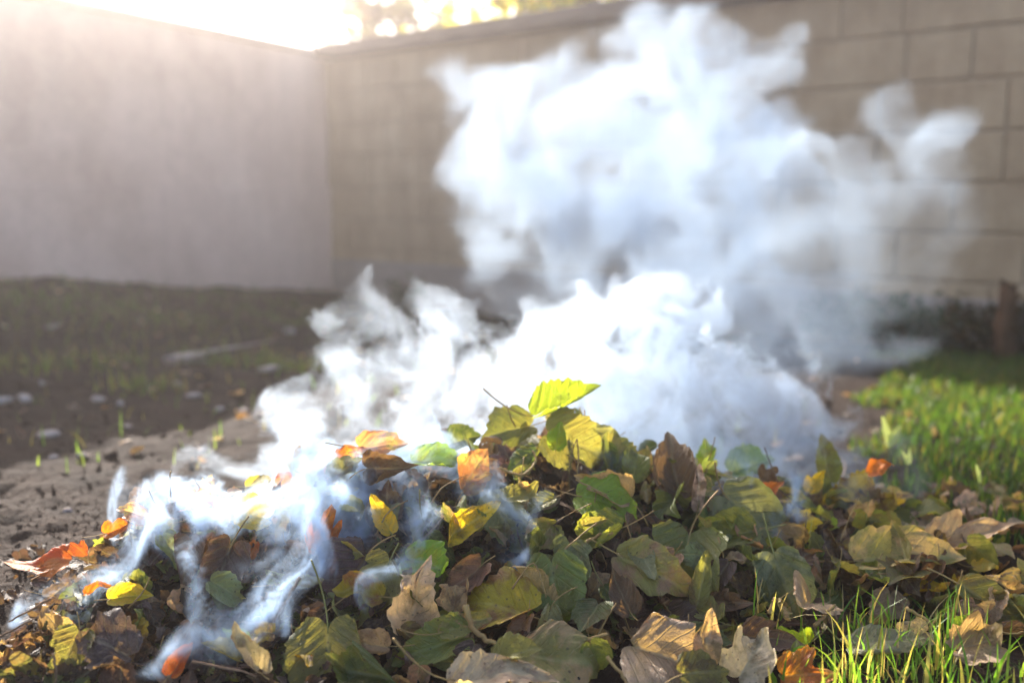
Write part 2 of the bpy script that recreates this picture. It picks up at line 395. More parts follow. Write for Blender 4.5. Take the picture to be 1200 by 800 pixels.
def make_leaf(centre, n, m, L, shape, colour, r, curl=None, fold=None, bend=None, wave=None, crumple=None, stalk=True):
    dry = colour in DRY
    curl = r.uniform(-1.4, 1.8) * (1.5 if dry else .9) if curl is None else curl
    fold = r.uniform(.0, .8) if fold is None else fold
    bend = r.uniform(-1.1, .9) * (1.2 if dry else .8) if bend is None else bend
    wave = r.uniform(.03, .09) if wave is None else wave
    crumple = (r.uniform(.09, .22) if dry else r.uniform(.01, .06)) if crumple is None else crumple
    flat, P = leaf_geo(L, shape, r, fold, curl, bend, wave, crumple)
    c = P.mean(0); c[0] = 0
    mt = frame_mat(Vector((0, 0, 0)), n, m)
    o = mesh_np('leaf', P, LF_ALL, M['dry'] if dry else M['fresh'])
    me = o.data; nv = len(P)
    _, ta, tb = PAL[colour]; ta = jit(sat(ta), r); tb = jit(sat(tb), r)
    if colour in ('green', 'olive', 'dkgreen') and r.random() < .3: tb = jit((.20, .19, .04), r)
    vcol(me, 'tint', np.tile(ta, (nv, 1))); vcol(me, 'tint_b', np.tile(tb, (nv, 1)))
    vvec(me, 'leaf_co', np.concatenate([flat, np.full((nv, 1), r.random() * 50)], 1))
    loc = centre - mt.to_3x3() @ Vector(c)
    mt.translation = loc; o.matrix_world = mt
    if stalk and r.random() < .6:
        sl = L * r.uniform(.35, .8); a_ = r.uniform(-.5, .5); b2 = r.uniform(-.2, .9)
        pts = [Vector((math.sin(a_) * sl * q * q, L * .02 - sl * q, b2 * sl * q * q)) for q in np.linspace(0, 1, 7)]
        # start under the blade, on the midrib
        V, F = tube(pts, L * .008, L * .012, 5)
        s = mesh_np('stalk', np.array([tuple(v) for v in V]), F, M['stalk_green'] if (not dry and r.random() < .3) else M['stalk'], o)
    return o

def hit_heap(px, py, lift=.0):
    d = ray(px, py); best = None; bg_ = 9
    for Y in np.arange(.85, 1.75, .01):
        p = CAM + d * (Y / d.y); gap = p.z - float(surf_h(p.x, p.y)) - lift
        if gap < 0: return p
        # leaves that stick up past the ridge stand over it
        yr = float(np.interp(p.x, _rx, _ry))
        if abs(Y - (yr - .04)) < .006: best = p
    return best or at(px, py, 1.5)
# px, py, length px, direction deg (stalk -> tip), tilt (0 faces camera, 90 lies flat), lean, shape, colour, curl, fold, bend, short name, label
HERO = [
 (640, 478, 82, 20, 62, -10, 'broad', 'bright', .4, .5, .5, 'the summit leaf', 'bright yellow-green leaf standing up at the very top of the heap'),
 (655, 512, 78, -20, 15, 10, 'broad', 'olive', .6, .2, -.6, 'the dark leaf under the summit', 'broad olive leaf hanging in shade right under the summit leaf'),
 (652, 522, 34, 80, 15, 0, 'oval', 'bright', .3, .3, .2, 'the little glowing leaf by the summit', 'small glowing yellow-green leaf standing on its edge below the summit'),
 (612, 500, 62, 200, 40, 0, 'broad', 'green', .8, .3, -.4, 'the green leaf left of the summit', 'green leaf with a jagged edge just left of the summit leaf'),
 (700, 520, 70, -50, 30, 20, 'broad', 'grey', .9, .2, -.5, 'the smoky leaf right of the summit', 'grey-green rounded leaf seen through smoke, right of the summit'),
 (492, 538, 74, -12, 50, -10, 'oval', 'bright', 1.0, .5, -.5, 'the folded leaf on the left ridge', 'folded yellow-green leaf lying across the ridge left of the summit'),
 (432, 522, 58, 10, 35, 10, 'broad', 'pink', .5, .3, .4, 'the pink leaf in the smoke', 'pinkish orange leaf half veiled by smoke on the left ridge'),
 (392, 550, 62, 38, 40, -20, 'oval', 'orange', .8, .4, .2, 'the orange ridge leaf', 'bright orange leaf tilted upward in the smoke on the left ridge'),
 (388, 575, 36, 5, 55, 0, 'oval', 'yellow', .4, .2, .2, 'the small yellow leaf under it', 'small yellow leaf just under the tilted orange ridge leaf'),
 (548, 565, 56, 60, 20, 10, 'broad', 'pink', .4, .2, .2, 'the pink and yellow leaf', 'pink and yellow leaf shining in the middle of the heap below the ridge'),
 (580, 592, 95, -62, 12, 20, 'oval', 'grey', .4, .2, .1, 'the veiled grey leaf', 'long grey-green leaf veiled by thin smoke beside the pink and yellow leaf'),
 (455, 618, 48, 115, 25, 0, 'oval', 'yellow', .3, .3, .2, 'the upright yellow leaf', 'yellow leaf standing upright with its tip up, left of the middle'),
 (530, 624, 78, 38, 25, -15, 'long', 'yellow', .3, .3, .1, 'the slanting yellow leaf', 'long yellow leaf slanting up to the right, its lower half olive'),
 (486, 656, 62, -28, 40, -20, 'broad', 'bright', .6, .4, -.3, 'the lit yellow-green leaf', 'yellow-green leaf with a rounded lit upper edge above the big curled brown leaf'),
 (452, 668, 76, 250, 15, 0, 'broad', 'olive', .7, .2, -.4, 'the shaded olive leaf', 'broad shaded olive leaf hanging behind the big curled brown leaf'),
 (372, 638, 62, 75, 15, 10, 'star', 'orange', .7, .2, .4, 'the orange star-shaped leaf', 'orange star-shaped leaf with pointed lobes standing on the left half of the heap'),
 (424, 660, 80, 240, 20, 0, 'broad', 'plum', 1.9, .3, -.5, 'the crumpled purplish leaf', 'crumpled purplish brown leaf right of the orange star-shaped leaf'),
 (304, 604, 60, 175, 45, 0, 'broad', 'yellow', .4, .2, .3, 'the yellow leaf in the smoke', 'bright yellow leaf lying in thick smoke on the left side'),
 (88, 655, 76, 205, 38, -25, 'oval', 'orange', .5, .3, .1, 'the long orange leaf', 'long glowing orange leaf at the far left foot of the heap'),
 (130, 622, 36, 30, 30, 0, 'broad', 'orange', .9, .3, .3, 'the small orange leaf beside it', 'small dark orange curled leaf right of the long glowing orange leaf'),
 (172, 608, 48, 160, 30, 0, 'broad', 'pink', .6, .3, -.4, 'the pale orange leaf', 'pale orange leaf at the left ridge beside a rolled grey leaf'),
 (220, 594, 52, 10, 55, 0, 'oval', 'orange', .6, .5, .2, 'the orange leaf with the upright stalk', 'orange leaf folded flat on the left ridge under an upright bare stalk'),
 (194, 632, 52, -60, 20, 0, 'oval', 'grey', 1.6, .4, -.4, 'the rolled grey leaf', 'rolled grey-green leaf between smoke wisps near the left ridge'),
 (134, 700, 46, 20, 35, 0, 'oval', 'yellow', .5, .3, -.3, 'the low yellow leaf', 'yellow leaf with a ragged edge low down at the left foot'),
 (222, 640, 60, 260, 20, 0, 'broad', 'brown', 1.2, .3, -.4, 'the brown leaf behind the wisp', 'brown curled leaf standing behind a narrow wisp of smoke on the left'),
 (266, 650, 88, 250, 10, 0, 'broad', 'dkbrown', .9, .2, -.3, 'the dark leaf in the left smoke', 'big dark brown leaf behind smoke curls, left of the orange star-shaped leaf'),
 (254, 684, 64, -28, 30, 10, 'oval', 'grey', .4, .2, -.2, 'the pale green leaf in smoke', 'pale grey-green leaf lying under the smoke curls on the left'),
 (384, 748, 100, 272, 12, -5, 'broad', 'olive', .3, .12, -.1, 'the large dark hanging leaf', 'large dark olive leaf hanging down below the orange star-shaped leaf'),
 (286, 750, 34, 150, 30, 0, 'oval', 'bright', .4, .3, .3, 'the small yellow-green tip', 'small yellow-green leaf poking out left of the large dark hanging leaf'),
 (300, 778, 70, 120, 30, 0, 'broad', 'pale', 2.2, .3, .6, 'the rolled pale leaf', 'pale rolled dry leaf at the bottom edge, left of the large dark hanging leaf'),
 (205, 782, 48, 60, 30, 0, 'broad', 'orange', 1.8, .3, .8, 'the red-orange scrap', 'curled red-orange leaf at the bottom left corner on the dark soil'),
 (140, 762, 72, 160, 40, 0, 'broad', 'plum', 1.1, .3, -.7, 'the plum leaf at lower left', 'purplish brown drooping leaf at lower left beside the dark soil'),
 (88, 748, 60, 250, 25, 0, 'broad', 'olive', .7, .2, -.2, 'the ragged olive leaf', 'ragged olive leaf at the lower left foot of the heap'),
 (484, 722, 112, 74, 18, 10, 'broad', 'pale', 1.7, .3, .8, 'the big curled brown leaf', 'big curled pale brown leaf with a deep hollow, lower left of centre'),
 (438, 697, 64, 170, 40, 0, 'oval', 'yelbrown', .8, .3, -.3, 'the yellow-edged leaf', 'olive and yellow leaf with a bright tip, left of the big curled brown leaf'),
 (448, 756, 50, 175, 35, 0, 'oval', 'tan', .5, .2, -.2, 'the small tan leaf', 'small flat tan leaf below left of the big curled brown leaf'),
 (445, 788, 96, 165, 35, 0, 'broad', 'dkgreen', .7, .3, -.4, 'the dark bottom leaf', 'broad dark green leaf at the bottom edge with a pale curled rim'),
 (545, 796, 122, 8, 62, 0, 'oval', 'pale', 1.3, .3, -.5, 'the long tan bottom leaf', 'long pinkish tan curled leaf along the bottom edge of the heap'),
 (648, 672, 104, 277, 10, 0, 'broad', 'green', .25, .12, -.15, 'the tall green centre leaf', 'tall smooth green leaf hanging in the centre with a bright yellow patch'),
 (668, 645, 58, 255, 22, 20, 'lobed', 'grey', .5, .3, -.4, 'the small lobed grey leaf', 'small pale lobed leaf overlapping the upper right of the tall green centre leaf'),
 (533, 706, 48, 80, 25, 0, 'lobed', 'tan', .9, .3, -.5, 'the small tan pointed leaf', 'small tan leaf with pointed corners right of the big curled brown leaf'),
 (604, 714, 90, 160, 30, 0, 'broad', 'yelbrown', 1.1, .2, -.6, 'the bright yellow curled leaf', 'bright yellow curled leaf with brown patches just below the tall green centre leaf'),
 (532, 748, 84, 205, 40, 0, 'broad', 'green', .6, .3, -.5, 'the green leaf by the thick stalk', 'green leaf with a pale edge left of the thick yellow stalk'),
 (624, 766, 118, -18, 42, 5, 'oval', 'olivetan', .6, .3, -.3, 'the big olive and tan leaf', 'big olive leaf with a tan wrinkled upper edge and a thick yellow stalk'),
 (756, 758, 92, -30, 30, 0, 'broad', 'tan', 1.0, .6, -.6, 'the big folded tan leaf', 'big tan leaf folded over along its rib in the lower middle'),
 (828, 776, 62, 80, 12, 0, 'long', 'tan', .8, .3, .2, 'the upright tan leaf', 'narrow tan leaf standing upright at the bottom edge'),
 (872, 782, 72, 60, 25, 0, 'lobed', 'pale', .7, .3, -.4, 'the pale lobed bottom leaf', 'pale dry lobed leaf at the bottom edge right of the upright tan leaf'),
 (930, 790, 62, 0, 45, 0, 'broad', 'orange', .7, .3, -.5, 'the orange bottom leaf', 'orange leaf at the bottom edge in front of the grass blades'),
 (688, 582, 80, -22, 45, 0, 'oval', 'bright', .9, .3, -.6, 'the leaf with the lit rim', 'long green leaf with a glowing yellow-green rim below the summit'),
 (726, 578, 60, 150, 25, 0, 'broad', 'tan', .9, .3, -.5, 'the tan leaf below the summit', 'tan ridged dry leaf right of the leaf with the glowing rim'),
 (776, 552, 92, -52, 10, 35, 'long', 'dkgreen', .9, .4, .2, 'the dark upright blade', 'narrow dark green leaf standing on edge on the right ridge'),
 (794, 565, 72, 100, 15, 0, 'broad', 'brown', .8, .3, -.3, 'the brown leaf behind it', 'brown leaf standing behind the narrow dark green upright leaf'),
 (743, 555, 56, 80, 15, 0, 'oval', 'green', .6, .3, -.3, 'the green leaf left of the blade', 'green leaf with a glowing streak left of the narrow dark upright leaf'),
 (830, 545, 40, 95, 20, 0, 'broad', 'bright', .5, .3, .3, 'the upright bright leaf', 'small yellow-green leaf standing against white smoke on the right ridge'),
 (866, 548, 52, 20, 50, 0, 'broad', 'bright', .4, .4, .2, 'the flat bright leaf', 'flat yellow-green leaf lying on the right ridge against white smoke'),
 (862, 590, 98, -48, 22, 10, 'broad', 'grey', .5, .2, -.3, 'the smoky grey ridge leaf', 'large grey-green leaf sloping down from the right ridge in thin smoke'),
 (818, 592, 50, 85, 15, 0, 'long', 'pale', .7, .4, .3, 'the pointed tan leaf', 'narrow pointed pale leaf standing up in front of the right ridge'),
 (805, 640, 100, 262, 28, 0, 'lobed', 'green', .5, .3, -.8, 'the broad lit-topped leaf', 'broad green leaf with a brightly lit top edge right of the centre'),
 (872, 622, 66, 190, 40, 0, 'broad', 'green', .7, .3, -.6, 'the glossy green leaf', 'glossy green leaf between the broad lit-topped leaf and the long pale green leaf'),
 (912, 662, 108, 285, 14, 5, 'oval', 'grey', .5, .25, -.4, 'the long pale green leaf', 'long pale green leaf hanging down on the right half of the heap'),
 (893, 582, 36, 40, 35, 0, 'broad', 'orange', .9, .3, .3, 'the small orange ridge leaf', 'small orange leaf on the right ridge near the large sloping grey leaf'),
 (972, 556, 58, 100, 10, 10, 'oval', 'olive', .6, .3, .2, 'the lone upright leaf', 'olive leaf with yellow edge standing alone upright against the smoke at right'),
 (950, 572, 36, 60, 30, 0, 'oval', 'yellow', .6, .3, .3, 'the yellow leaf beside it', 'yellow leaf leaning against the lone upright leaf on the right ridge'),
 (1022, 552, 34, 15, 40, 0, 'oval', 'orange', .5, .3, .4, 'the raised orange leaf', 'small orange leaf raised above the right ridge in thin smoke'),
 (1012, 580, 60, 170, 55, 0, 'broad', 'yelbrown', .6, .3, -.4, 'the yellow ridge leaf', 'yellow and brown leaf lying on the right ridge below the raised orange leaf'),
 (1022, 652, 124, 2, 48, 0, 'oval', 'olivetan', .8, .4, -.5, 'the long olive and tan leaf', 'long olive and tan leaf lying across the right side of the heap'),
 (1048, 632, 34, 30, 45, 0, 'oval', 'bright', .5, .3, .2, 'the small bright leaf above it', 'small yellow-green leaf above the long olive and tan leaf'),
 (1136, 690, 96, -46, 25, 10, 'long', 'olive', .6, .4, -.3, 'the long leaf at right', 'long olive leaf slanting down at the right edge of the heap'),
 (1170, 700, 50, 260, 20, 0, 'broad', 'pale', 1.8, .3, .7, 'the curled pale leaf at right', 'small curled pale tan leaf near the right edge beside the long olive leaf'),
 (1145, 663, 30, 5, 40, 0, 'oval', 'yellow', .3, .1, .1, 'the small yellow oval leaf', 'small yellow oval leaf near the right edge of the heap'),
 (1010, 754, 80, 5, 74, 0, 'broad', 'grey', .4, .2, -.3, 'the grey-green leaf in the grass', 'grey-green leaf lying flat at the foot of the heap just behind grass blades'),
 (1130, 755, 66, 12, 62, 0, 'broad', 'tan', .7, .2, -.3, 'the tan leaf in the grass', 'tan leaf lying at the foot of the heap in the right grass'),
 (1080, 741, 42, 200, 30, 0, 'lobed', 'pale', .7, .2, -.3, 'the pale scrap between them', 'small pale square-edged leaf left of the tan leaf in the right grass'),
 (736, 655, 92, -32, 26, 10, 'oval', 'olivetan', .7, .3, -.3, 'the olive leaf with brown edge', 'pale olive leaf with a brown torn edge right of the tall green centre leaf'),
 (735, 708, 54, 110, 25, 0, 'broad', 'brown', .9, .3, -.4, 'the rusty triangular leaf', 'rusty brown triangular leaf in the shade above the big folded tan leaf'),
 (818, 702, 64, 80, 18, 0, 'long', 'olive', .7, .3, .2, 'the narrow upright olive leaf', 'narrow light olive leaf standing upright below the broad lit-topped leaf'),
 (784, 742, 76, -8, 45, 0, 'oval', 'dkgreen', .5, .2, -.4, 'the dark flat green leaf', 'dark green leaf lying flat behind the big folded tan leaf'),
 (1112, 632, 84, 8, 50, 0, 'broad', 'tan', .9, .4, -.5, 'the sunlit tan leaf', 'sunlit tan curled leaf on the far right end of the heap'),
 (556, 668, 64, 230, 25, 0, 'broad', 'brown', 1.0, .3, -.4, 'the pinkish brown crumpled leaf', 'pinkish brown crumpled leaf in the shade left of the tall green centre leaf'),
 (716, 620, 66, 200, 30, 0, 'broad', 'green', .7, .3, -.6, 'the green leaf below the lit rim', 'green leaf drooping just under the leaf with the glowing rim'),
 (884, 745, 60, -20, 35, 0, 'broad', 'brown', .8, .3, -.3, 'the shaded brown leaf', 'brown leaf in the shade above the pale lobed bottom leaf'),
]
LG = 'fallen leaves on the smouldering heap'
heroes = []; placed = []
for h in HERO:
    px, py, lp, ang, tilt, lean, shape, colour, curl, fold, bend, short, label = h
    r = np.random.default_rng(int(px * 31 + py))
    p = hit_heap(px, py, .030)
    dist = (p - CAM).dot(AF); L = lp / FPX * dist * 1.02
    tocam = (CAM - p).normalized()
    n = tocam * math.cos(R(tilt)) + Vector((0, 0, 1)) * math.sin(R(tilt)) + AX * math.sin(R(lean))
    m = AX * math.cos(R(ang)) + AU * math.sin(R(ang))
    o = make_leaf(p, n, m, L, shape, colour, r, curl=curl * 1.35 * r.choice([1, 1, -1]), fold=fold * 1.6, bend=bend)
    tag(o, label, 'leaf', LG); heroes.append((px, py, short)); placed.append(p)
# fill: individuals between the heroes
WORDS_SHAPE = {'oval': 'oval', 'broad': 'broad', 'lobed': 'lobed', 'long': 'narrow', 'star': 'star-shaped'}
def fill_colour(px, r):
    left = ['dkbrown', 'brown', 'plum', 'tan', 'olive', 'orange', 'brown', 'dkbrown', 'olive', 'yelbrown']
    mid = ['green', 'olive', 'dkgreen', 'olive', 'olive', 'green', 'tan', 'grey', 'dkbrown', 'grey', 'green', 'olivetan', 'olivetan', 'brown']
    right = ['olive', 'green', 'olivetan', 'tan', 'brown', 'olive', 'yelbrown', 'olivetan', 'dkgreen', 'bright', 'tan', 'green']
    if px < 380: pool = left if r.random() < .9 else mid
    elif px < 900: pool = mid
    else: pool = right
    return pool[int(r.integers(len(pool)))]
r = np.random.default_rng(99); labels = set(h[12] for h in HERO); cnt = 0; tries = 0; N_FILL = 300 - len(HERO)
pts_xy = [(p.x, p.y, p.z) for p in placed]
while cnt < N_FILL and tries < 60000:
    tries += 1
    x = r.uniform(-.72, 1.15); y = r.uniform(1.0, 1.75)
    yr = float(np.interp(x, _rx, _ry))
    if y > yr + .06: continue
    z = float(surf_h(x, y)); hh = float(heap_h(x, y))
    if hh < .012 and not (y < 1.35 and abs(x) < .8 and r.random() < .25): continue
    px, py = proj((x, y, z))
    if not (-15 < px < 1215 and 455 < py < 812): continue
    if py > 760 and px > 960: continue
    if px < 330 and r.random() < .45: continue
    dmin = .034 * (1 - .3 * (cnt > N_FILL * .6))
    if any((x - a)**2 + (y - b)**2 * 1.0 + (z - c)**2 * 1. < dmin * dmin for a, b, c in pts_xy): continue
    pts_xy.append((x, y, z)); cnt += 1
    col = fill_colour(px, r); shape = ['oval', 'broad', 'broad', 'lobed', 'broad', 'long', 'oval'][int(r.integers(7))]
    L = r.uniform(.036, .072) * (.8 if px < 330 else 1)
    sn = surf_n(x, y); n = (sn + Vector(r.normal(size=3)) * .62 + Vector((0, -.30, .0))).normalized()
    if n.z < -.1: n.z = .1
    m = Vector((r.normal(), r.normal() - .6, r.normal() * .8 - .5))
    c = Vector((x, y, z)) + sn * r.uniform(.0, .035)
    o = make_leaf(c, n, m, L, shape, col, r)
    # label from its look and its nearest named neighbours
    size = 'small' if L < .050 else ('large' if L > .064 else 'medium-sized')
    near = sorted(heroes, key=lambda q: (q[0] - px)**2 + (q[1] - py)**2)
    done = False
    for how in ('', 'far '):
        for q in near[:9]:
            dx, dy = px - q[0], py - q[1]
            D = ('above' if dy < 0 else 'below') if abs(dy) > 2 * abs(dx) else (('left of' if dx < 0 else 'right of') if abs(dx) > 2 * abs(dy) else ('above and ' if dy < 0 else 'below and ') + ('left of' if dx < 0 else 'right of'))
            lab = f"{size} {PAL[col][0]} {WORDS_SHAPE[shape]} leaf {'close ' if math.hypot(dx, dy) < 45 else ''}{D} {q[2]}"
            if len(lab.split()) <= 16 and lab not in labels: done = True; break
        if done: break
    labels.add(lab); tag(o, lab, 'leaf', LG)

def leaf_mass(name, pts, r, label, group=None, sizes=(.04, .085), cols=None, up=.5, matk='dry', stalkfrac=0):
    """one uncountable mass of leaves: same leaf sheets, joined"""
    Vs = []; Fs = []; A = []; B = []; Cc = []; off = 0
    for (x, y, z, px) in pts:
        col = cols[int(r.integers(len(cols)))] if cols else fill_colour(px, r)
        L = r.uniform(*sizes); shape = ['oval', 'broad', 'lobed', 'broad'][int(r.integers(4))]
        flat, P = leaf_geo(L, shape, r, r.uniform(-.1, .5), r.uniform(-1.4, 1.8), r.uniform(-1.2, 1), r.uniform(.03, .1), r.uniform(0, .12))
        sn = surf_n(x, y); n = (sn + Vector(r.normal(size=3)) * up).normalized(); m = Vector(r.normal(size=3))
        mt = np.array(frame_mat(Vector((0, 0, 0)), n, m).to_3x3())
        P = (P - P.mean(0)) @ mt.T + np.array([x, y, z])
        Vs.append(P); Fs.append(LF_ALL + off); off += len(P)
        _, ta, tb = PAL[col]; A.append(np.tile(jit(ta, r), (len(P), 1))); B.append(np.tile(jit(tb, r), (len(P), 1)))
        Cc.append(np.concatenate([flat, np.full((len(P), 1), r.random() * 50)], 1))
    o = mesh_np(name, np.concatenate(Vs), np.concatenate(Fs), M[matk])
    vcol(o.data, 'tint', np.concatenate(A)); vcol(o.data, 'tint_b', np.concatenate(B)); vvec(o.data, 'leaf_co', np.concatenate(Cc))
    return tag(o, label, 'leaf heap' if 'heap' in name else 'leaf litter', None, 'stuff')
r = np.random.default_rng(5); pts = []
while len(pts) < 2000:
    x = r.uniform(-.75, 1.5); y = r.uniform(1.0, 2.05); hh = float(heap_h(x, y))
    if hh < .01 : continue
    z = float(surf_h(x, y)) - r.uniform(.006, .04); pts.append((x, y, z, proj((x, y, z))[0]))
leaf_mass('heap_leaves', pts, r, 'packed dead leaves filling the heap beneath the loose top leaves', cols=['dkbrown', 'dkbrown', 'brown', 'plum', 'dkgreen', 'brown', 'olive', 'green', 'tan'], up=.9, sizes=(.032, .065))  # mostly dark tints: shade of the gaps is put into these leaf colours
# heap body of humus under the leaves
hx = np.linspace(-.75, 1.6, 150); hy = np.linspace(.95, 2.1, 90); HX, HY = np.meshgrid(hx, hy, indexing='ij')
hz = surf_h(HX, HY) - .045 - .05 * (heap_h(HX, HY) < .006) + (fbm(HX * 30, HY * 30, 3) - .45) * .02
ii = (np.arange(149)[:, None] * 90 + np.arange(89)[None]).ravel()
tag(mesh_np('heap_humus', np.stack([HX, HY, hz], -1).reshape(-1, 3), np.stack([ii, ii + 90, ii + 91, ii + 1], 1), M['clod']), 'dark crumbled humus at the core of the leaf heap', 'humus', None, 'stuff')

# crumbled litter and clods on the soil, lower left
def crumbs(name, n, area, size, mat, r, label, cat):
    base = np.array([(1, 0, 0), (-1, 0, 0), (0, 1, 0), (0, -1, 0), (0, 0, 1), (0, 0, -1)], float)
    fc = np.array([(0, 2, 4), (2, 1, 4), (1, 3, 4), (3, 0, 4), (2, 0, 5), (1, 2, 5), (3, 1, 5), (0, 3, 5)])
    Vs = []; Fs = []
    k = 0
    while k < n:
        x, y = area(r)
        if x is None: continue
        s = size(r)
        q = r.normal(size=(3, 3)); q, _ = np.linalg.qr(q)
        P = (base * (1 + r.normal(size=(6, 1)) * .35)) * np.array([1, r.uniform(.3, 1), r.uniform(.2, .8)]) * s @ q.T + np.array([x, y, float(surf_h(x, y)) + s * .25])
        Vs.append(P); Fs.append(fc + 6 * k); k += 1
    return tag(mesh_np(name, np.concatenate(Vs), np.concatenate(Fs), mat, smooth=False), label, cat, None, 'stuff')
def area_l(r):
    x = r.uniform(-1.0, .1); y = r.uniform(1.0, 1.9); return (x, y) if r.random() < np.exp(-abs(x + .5) * 2) else (None, None)
crumbs('soil_crumbs', 5000, area_l, lambda r: abs(r.normal()) * .0025 + .0012, M['clod'], np.random.default_rng(1), 'dark soil crumbs scattered round the left foot of the heap', 'soil crumbs')
def area_f(r): return r.uniform(-3, 1.2), r.uniform(1.8, 5.5)
crumbs('soil_clods', 2200, area_f, lambda r: abs(r.normal()) * .006 + .003, M['soil'], np.random.default_rng(2), 'brown soil clods on the bare ground beyond the heap', 'soil clods')
r = np.random.default_rng(8); pts = []
while len(pts) < 420:
    x = r.uniform(-.85, -.05); y = r.uniform(1.05, 1.5)
    if heap_h(x, y) > .12 or r.random() > .9: continue
    z = float(surf_h(x, y)) + r.uniform(0, .012); pts.append((x, y, z, 0))
leaf_mass('leaf_litter', pts, r, 'small shrivelled brown leaf scraps on the soil at lower left', sizes=(.012, .034), cols=['dkbrown', 'dkbrown', 'brown', 'plum', 'dkbrown'], up=.9)
pts = []
while len(pts) < 480:
    x = r.uniform(.55, 2.1); y = r.uniform(1.22, 1.85)
    if y < 1.35 and x > .75 and r.random() < .5: continue
    z = float(surf_h(x, y)) + r.uniform(.01, .03); pts.append((x, y, z, 1100))
leaf_mass('leaf_litter', pts, r, 'sunlit brown leaves strewn over the grass at the right end of the heap', sizes=(.03, .06), cols=['tan', 'brown', 'yelbrown', 'tan', 'olivetan'], up=.6)
pts = []
while len(pts) < 420:
    x = r.uniform(-3.6, 1.5); y = r.uniform(1.9, 6)
    z = float(surf_h(x, y)) + .004; pts.append((x, y, z, 0))
leaf_mass('leaf_litter', pts, r, 'brown leaf litter scattered thinly over the bare soil towards the walls', sizes=(.02, .05), cols=['tan', 'brown', 'dkbrown', 'pale'], up=.35)

# twigs and bare stalks
TW = [ # pixel path, depth offset above heap, radius, label
 ([(200, 582), (199, 566), (200, 552)], .0013, 'orange bare stalk standing straight up on the left ridge'),
 ([(238, 588), (234, 572), (228, 562)], .0011, 'short bent brown stalk on the left ridge'),
 ([(440, 628), (455, 600), (478, 586)], .0010, 'thin brown stalk leaning over the upright yellow leaf'),
 ([(505, 590), (520, 570), (548, 556)], .0009, 'thin dark stalk left of the pink and yellow leaf'),
 ([(478, 648), (505, 622), (520, 606)], .0010, 'dark twig crossing above the lit yellow-green leaf'),
 ([(330, 690), (318, 720), (300, 742)], .0016, 'reddish twig hanging below the orange star-shaped leaf'),
 ([(352, 676), (338, 700), (315, 742)], .0018, 'gnarled brown twig left of the large dark hanging leaf'),
 ([(604, 500), (598, 488), (594, 474)], .0010, 'tiny dark stalk standing left of the summit leaf'),
 ([(675, 560), (678, 535), (676, 514)], .0012, 'upright brown stalk in front of the smoky leaf right of the summit'),
 ([(675, 562), (695, 572), (712, 580)], .0012, 'brown stalk running down from the foot of the upright stalk'),
 ([(585, 548), (612, 556), (628, 540), (624, 528)], .0018, 'pale orange stalk curved like a hook below the summit'),
 ([(826, 556), (832, 536), (838, 512)], .0009, 'thin reddish stalk rising into white smoke on the right ridge'),
 ([(935, 600), (920, 580), (905, 548), (896, 524)], .0010, 'long thin twig rising into the smoke on the right ridge'),
 ([(890, 562), (915, 575), (945, 600)], .0013, 'dark twig lying over the right ridge'),
 ([(546, 708), (556, 738), (576, 752), (597, 768)], .0032, 'thick yellow stalk crossing the front of the heap'),
 ([(668, 756), (690, 750), (712, 742)], .0022, 'reddish brown stalk left of the big folded tan leaf'),
 ([(620, 700), (650, 668), (664, 642), (700, 612)], .0013, 'long thin stalk behind the tall green centre leaf'),
 ([(682, 640), (700, 628), (718, 624)], .0022, 'short thick brown stalk above the olive leaf with brown edge'),
 ([(940, 640), (944, 618), (945, 600)], .0011, 'thin pale stalk on the right ridge beside the long pale green leaf'),
 ([(842, 630), (850, 660), (862, 680)], .0012, 'thin curved stalk hanging below the broad lit-topped leaf'),
 ([(902, 718), (908, 704), (908, 702)], .0030, 'stub of pale stalk below the long pale green leaf'),
 ([(955, 732), (966, 722), (978, 708)], .0024, 'stub of thick brown stalk above the grey-green leaf in the grass'),
 ([(1062, 712), (1090, 730), (1104, 748)], .0020, 'pale stalk slanting down left of the tan leaf in the grass'),
 ([(700, 745), (712, 722), (722, 706)], .0012, 'thin pale stalk beside the rusty triangular leaf'),
 ([(712, 770), (728, 790), (738, 806)], .0018, 'orange stalk under the big folded tan leaf'),
 ([(60, 700), (40, 712), (10, 728)], .0014, 'brown twig lying on the dark soil at far left'),
 ([(0, 745), (20, 735), (45, 722)], .0012, 'pale twig on the dark soil at the left edge'),
 ([(62, 765), (66, 790), (64, 806)], .0012, 'pale twig standing in the dark soil at the lower left corner'),
 ([(205, 762), (216, 745), (228, 728)], .0014, 'dark twig slanting up from the lower left soil'),
 ([(225, 775), (265, 782), (300, 792)], .0013, 'thin brown twig lying along the bottom left edge'),
 ([(150, 712), (165, 696), (176, 676)], .0010, 'dark stalk rising beside the low yellow leaf'),
 ([(36, 680), (50, 672), (62, 662)], .0010, 'brown stalk at the tip of the long orange leaf'),
 ([(600, 690), (625, 660), (640, 700)], .0010, 'loose reddish stalk in the shade left of the tall green centre leaf'),
 ([(1150, 730), (1180, 742), (1200, 740)], .0011, 'thin green stalk at the right edge above the grass'),
]
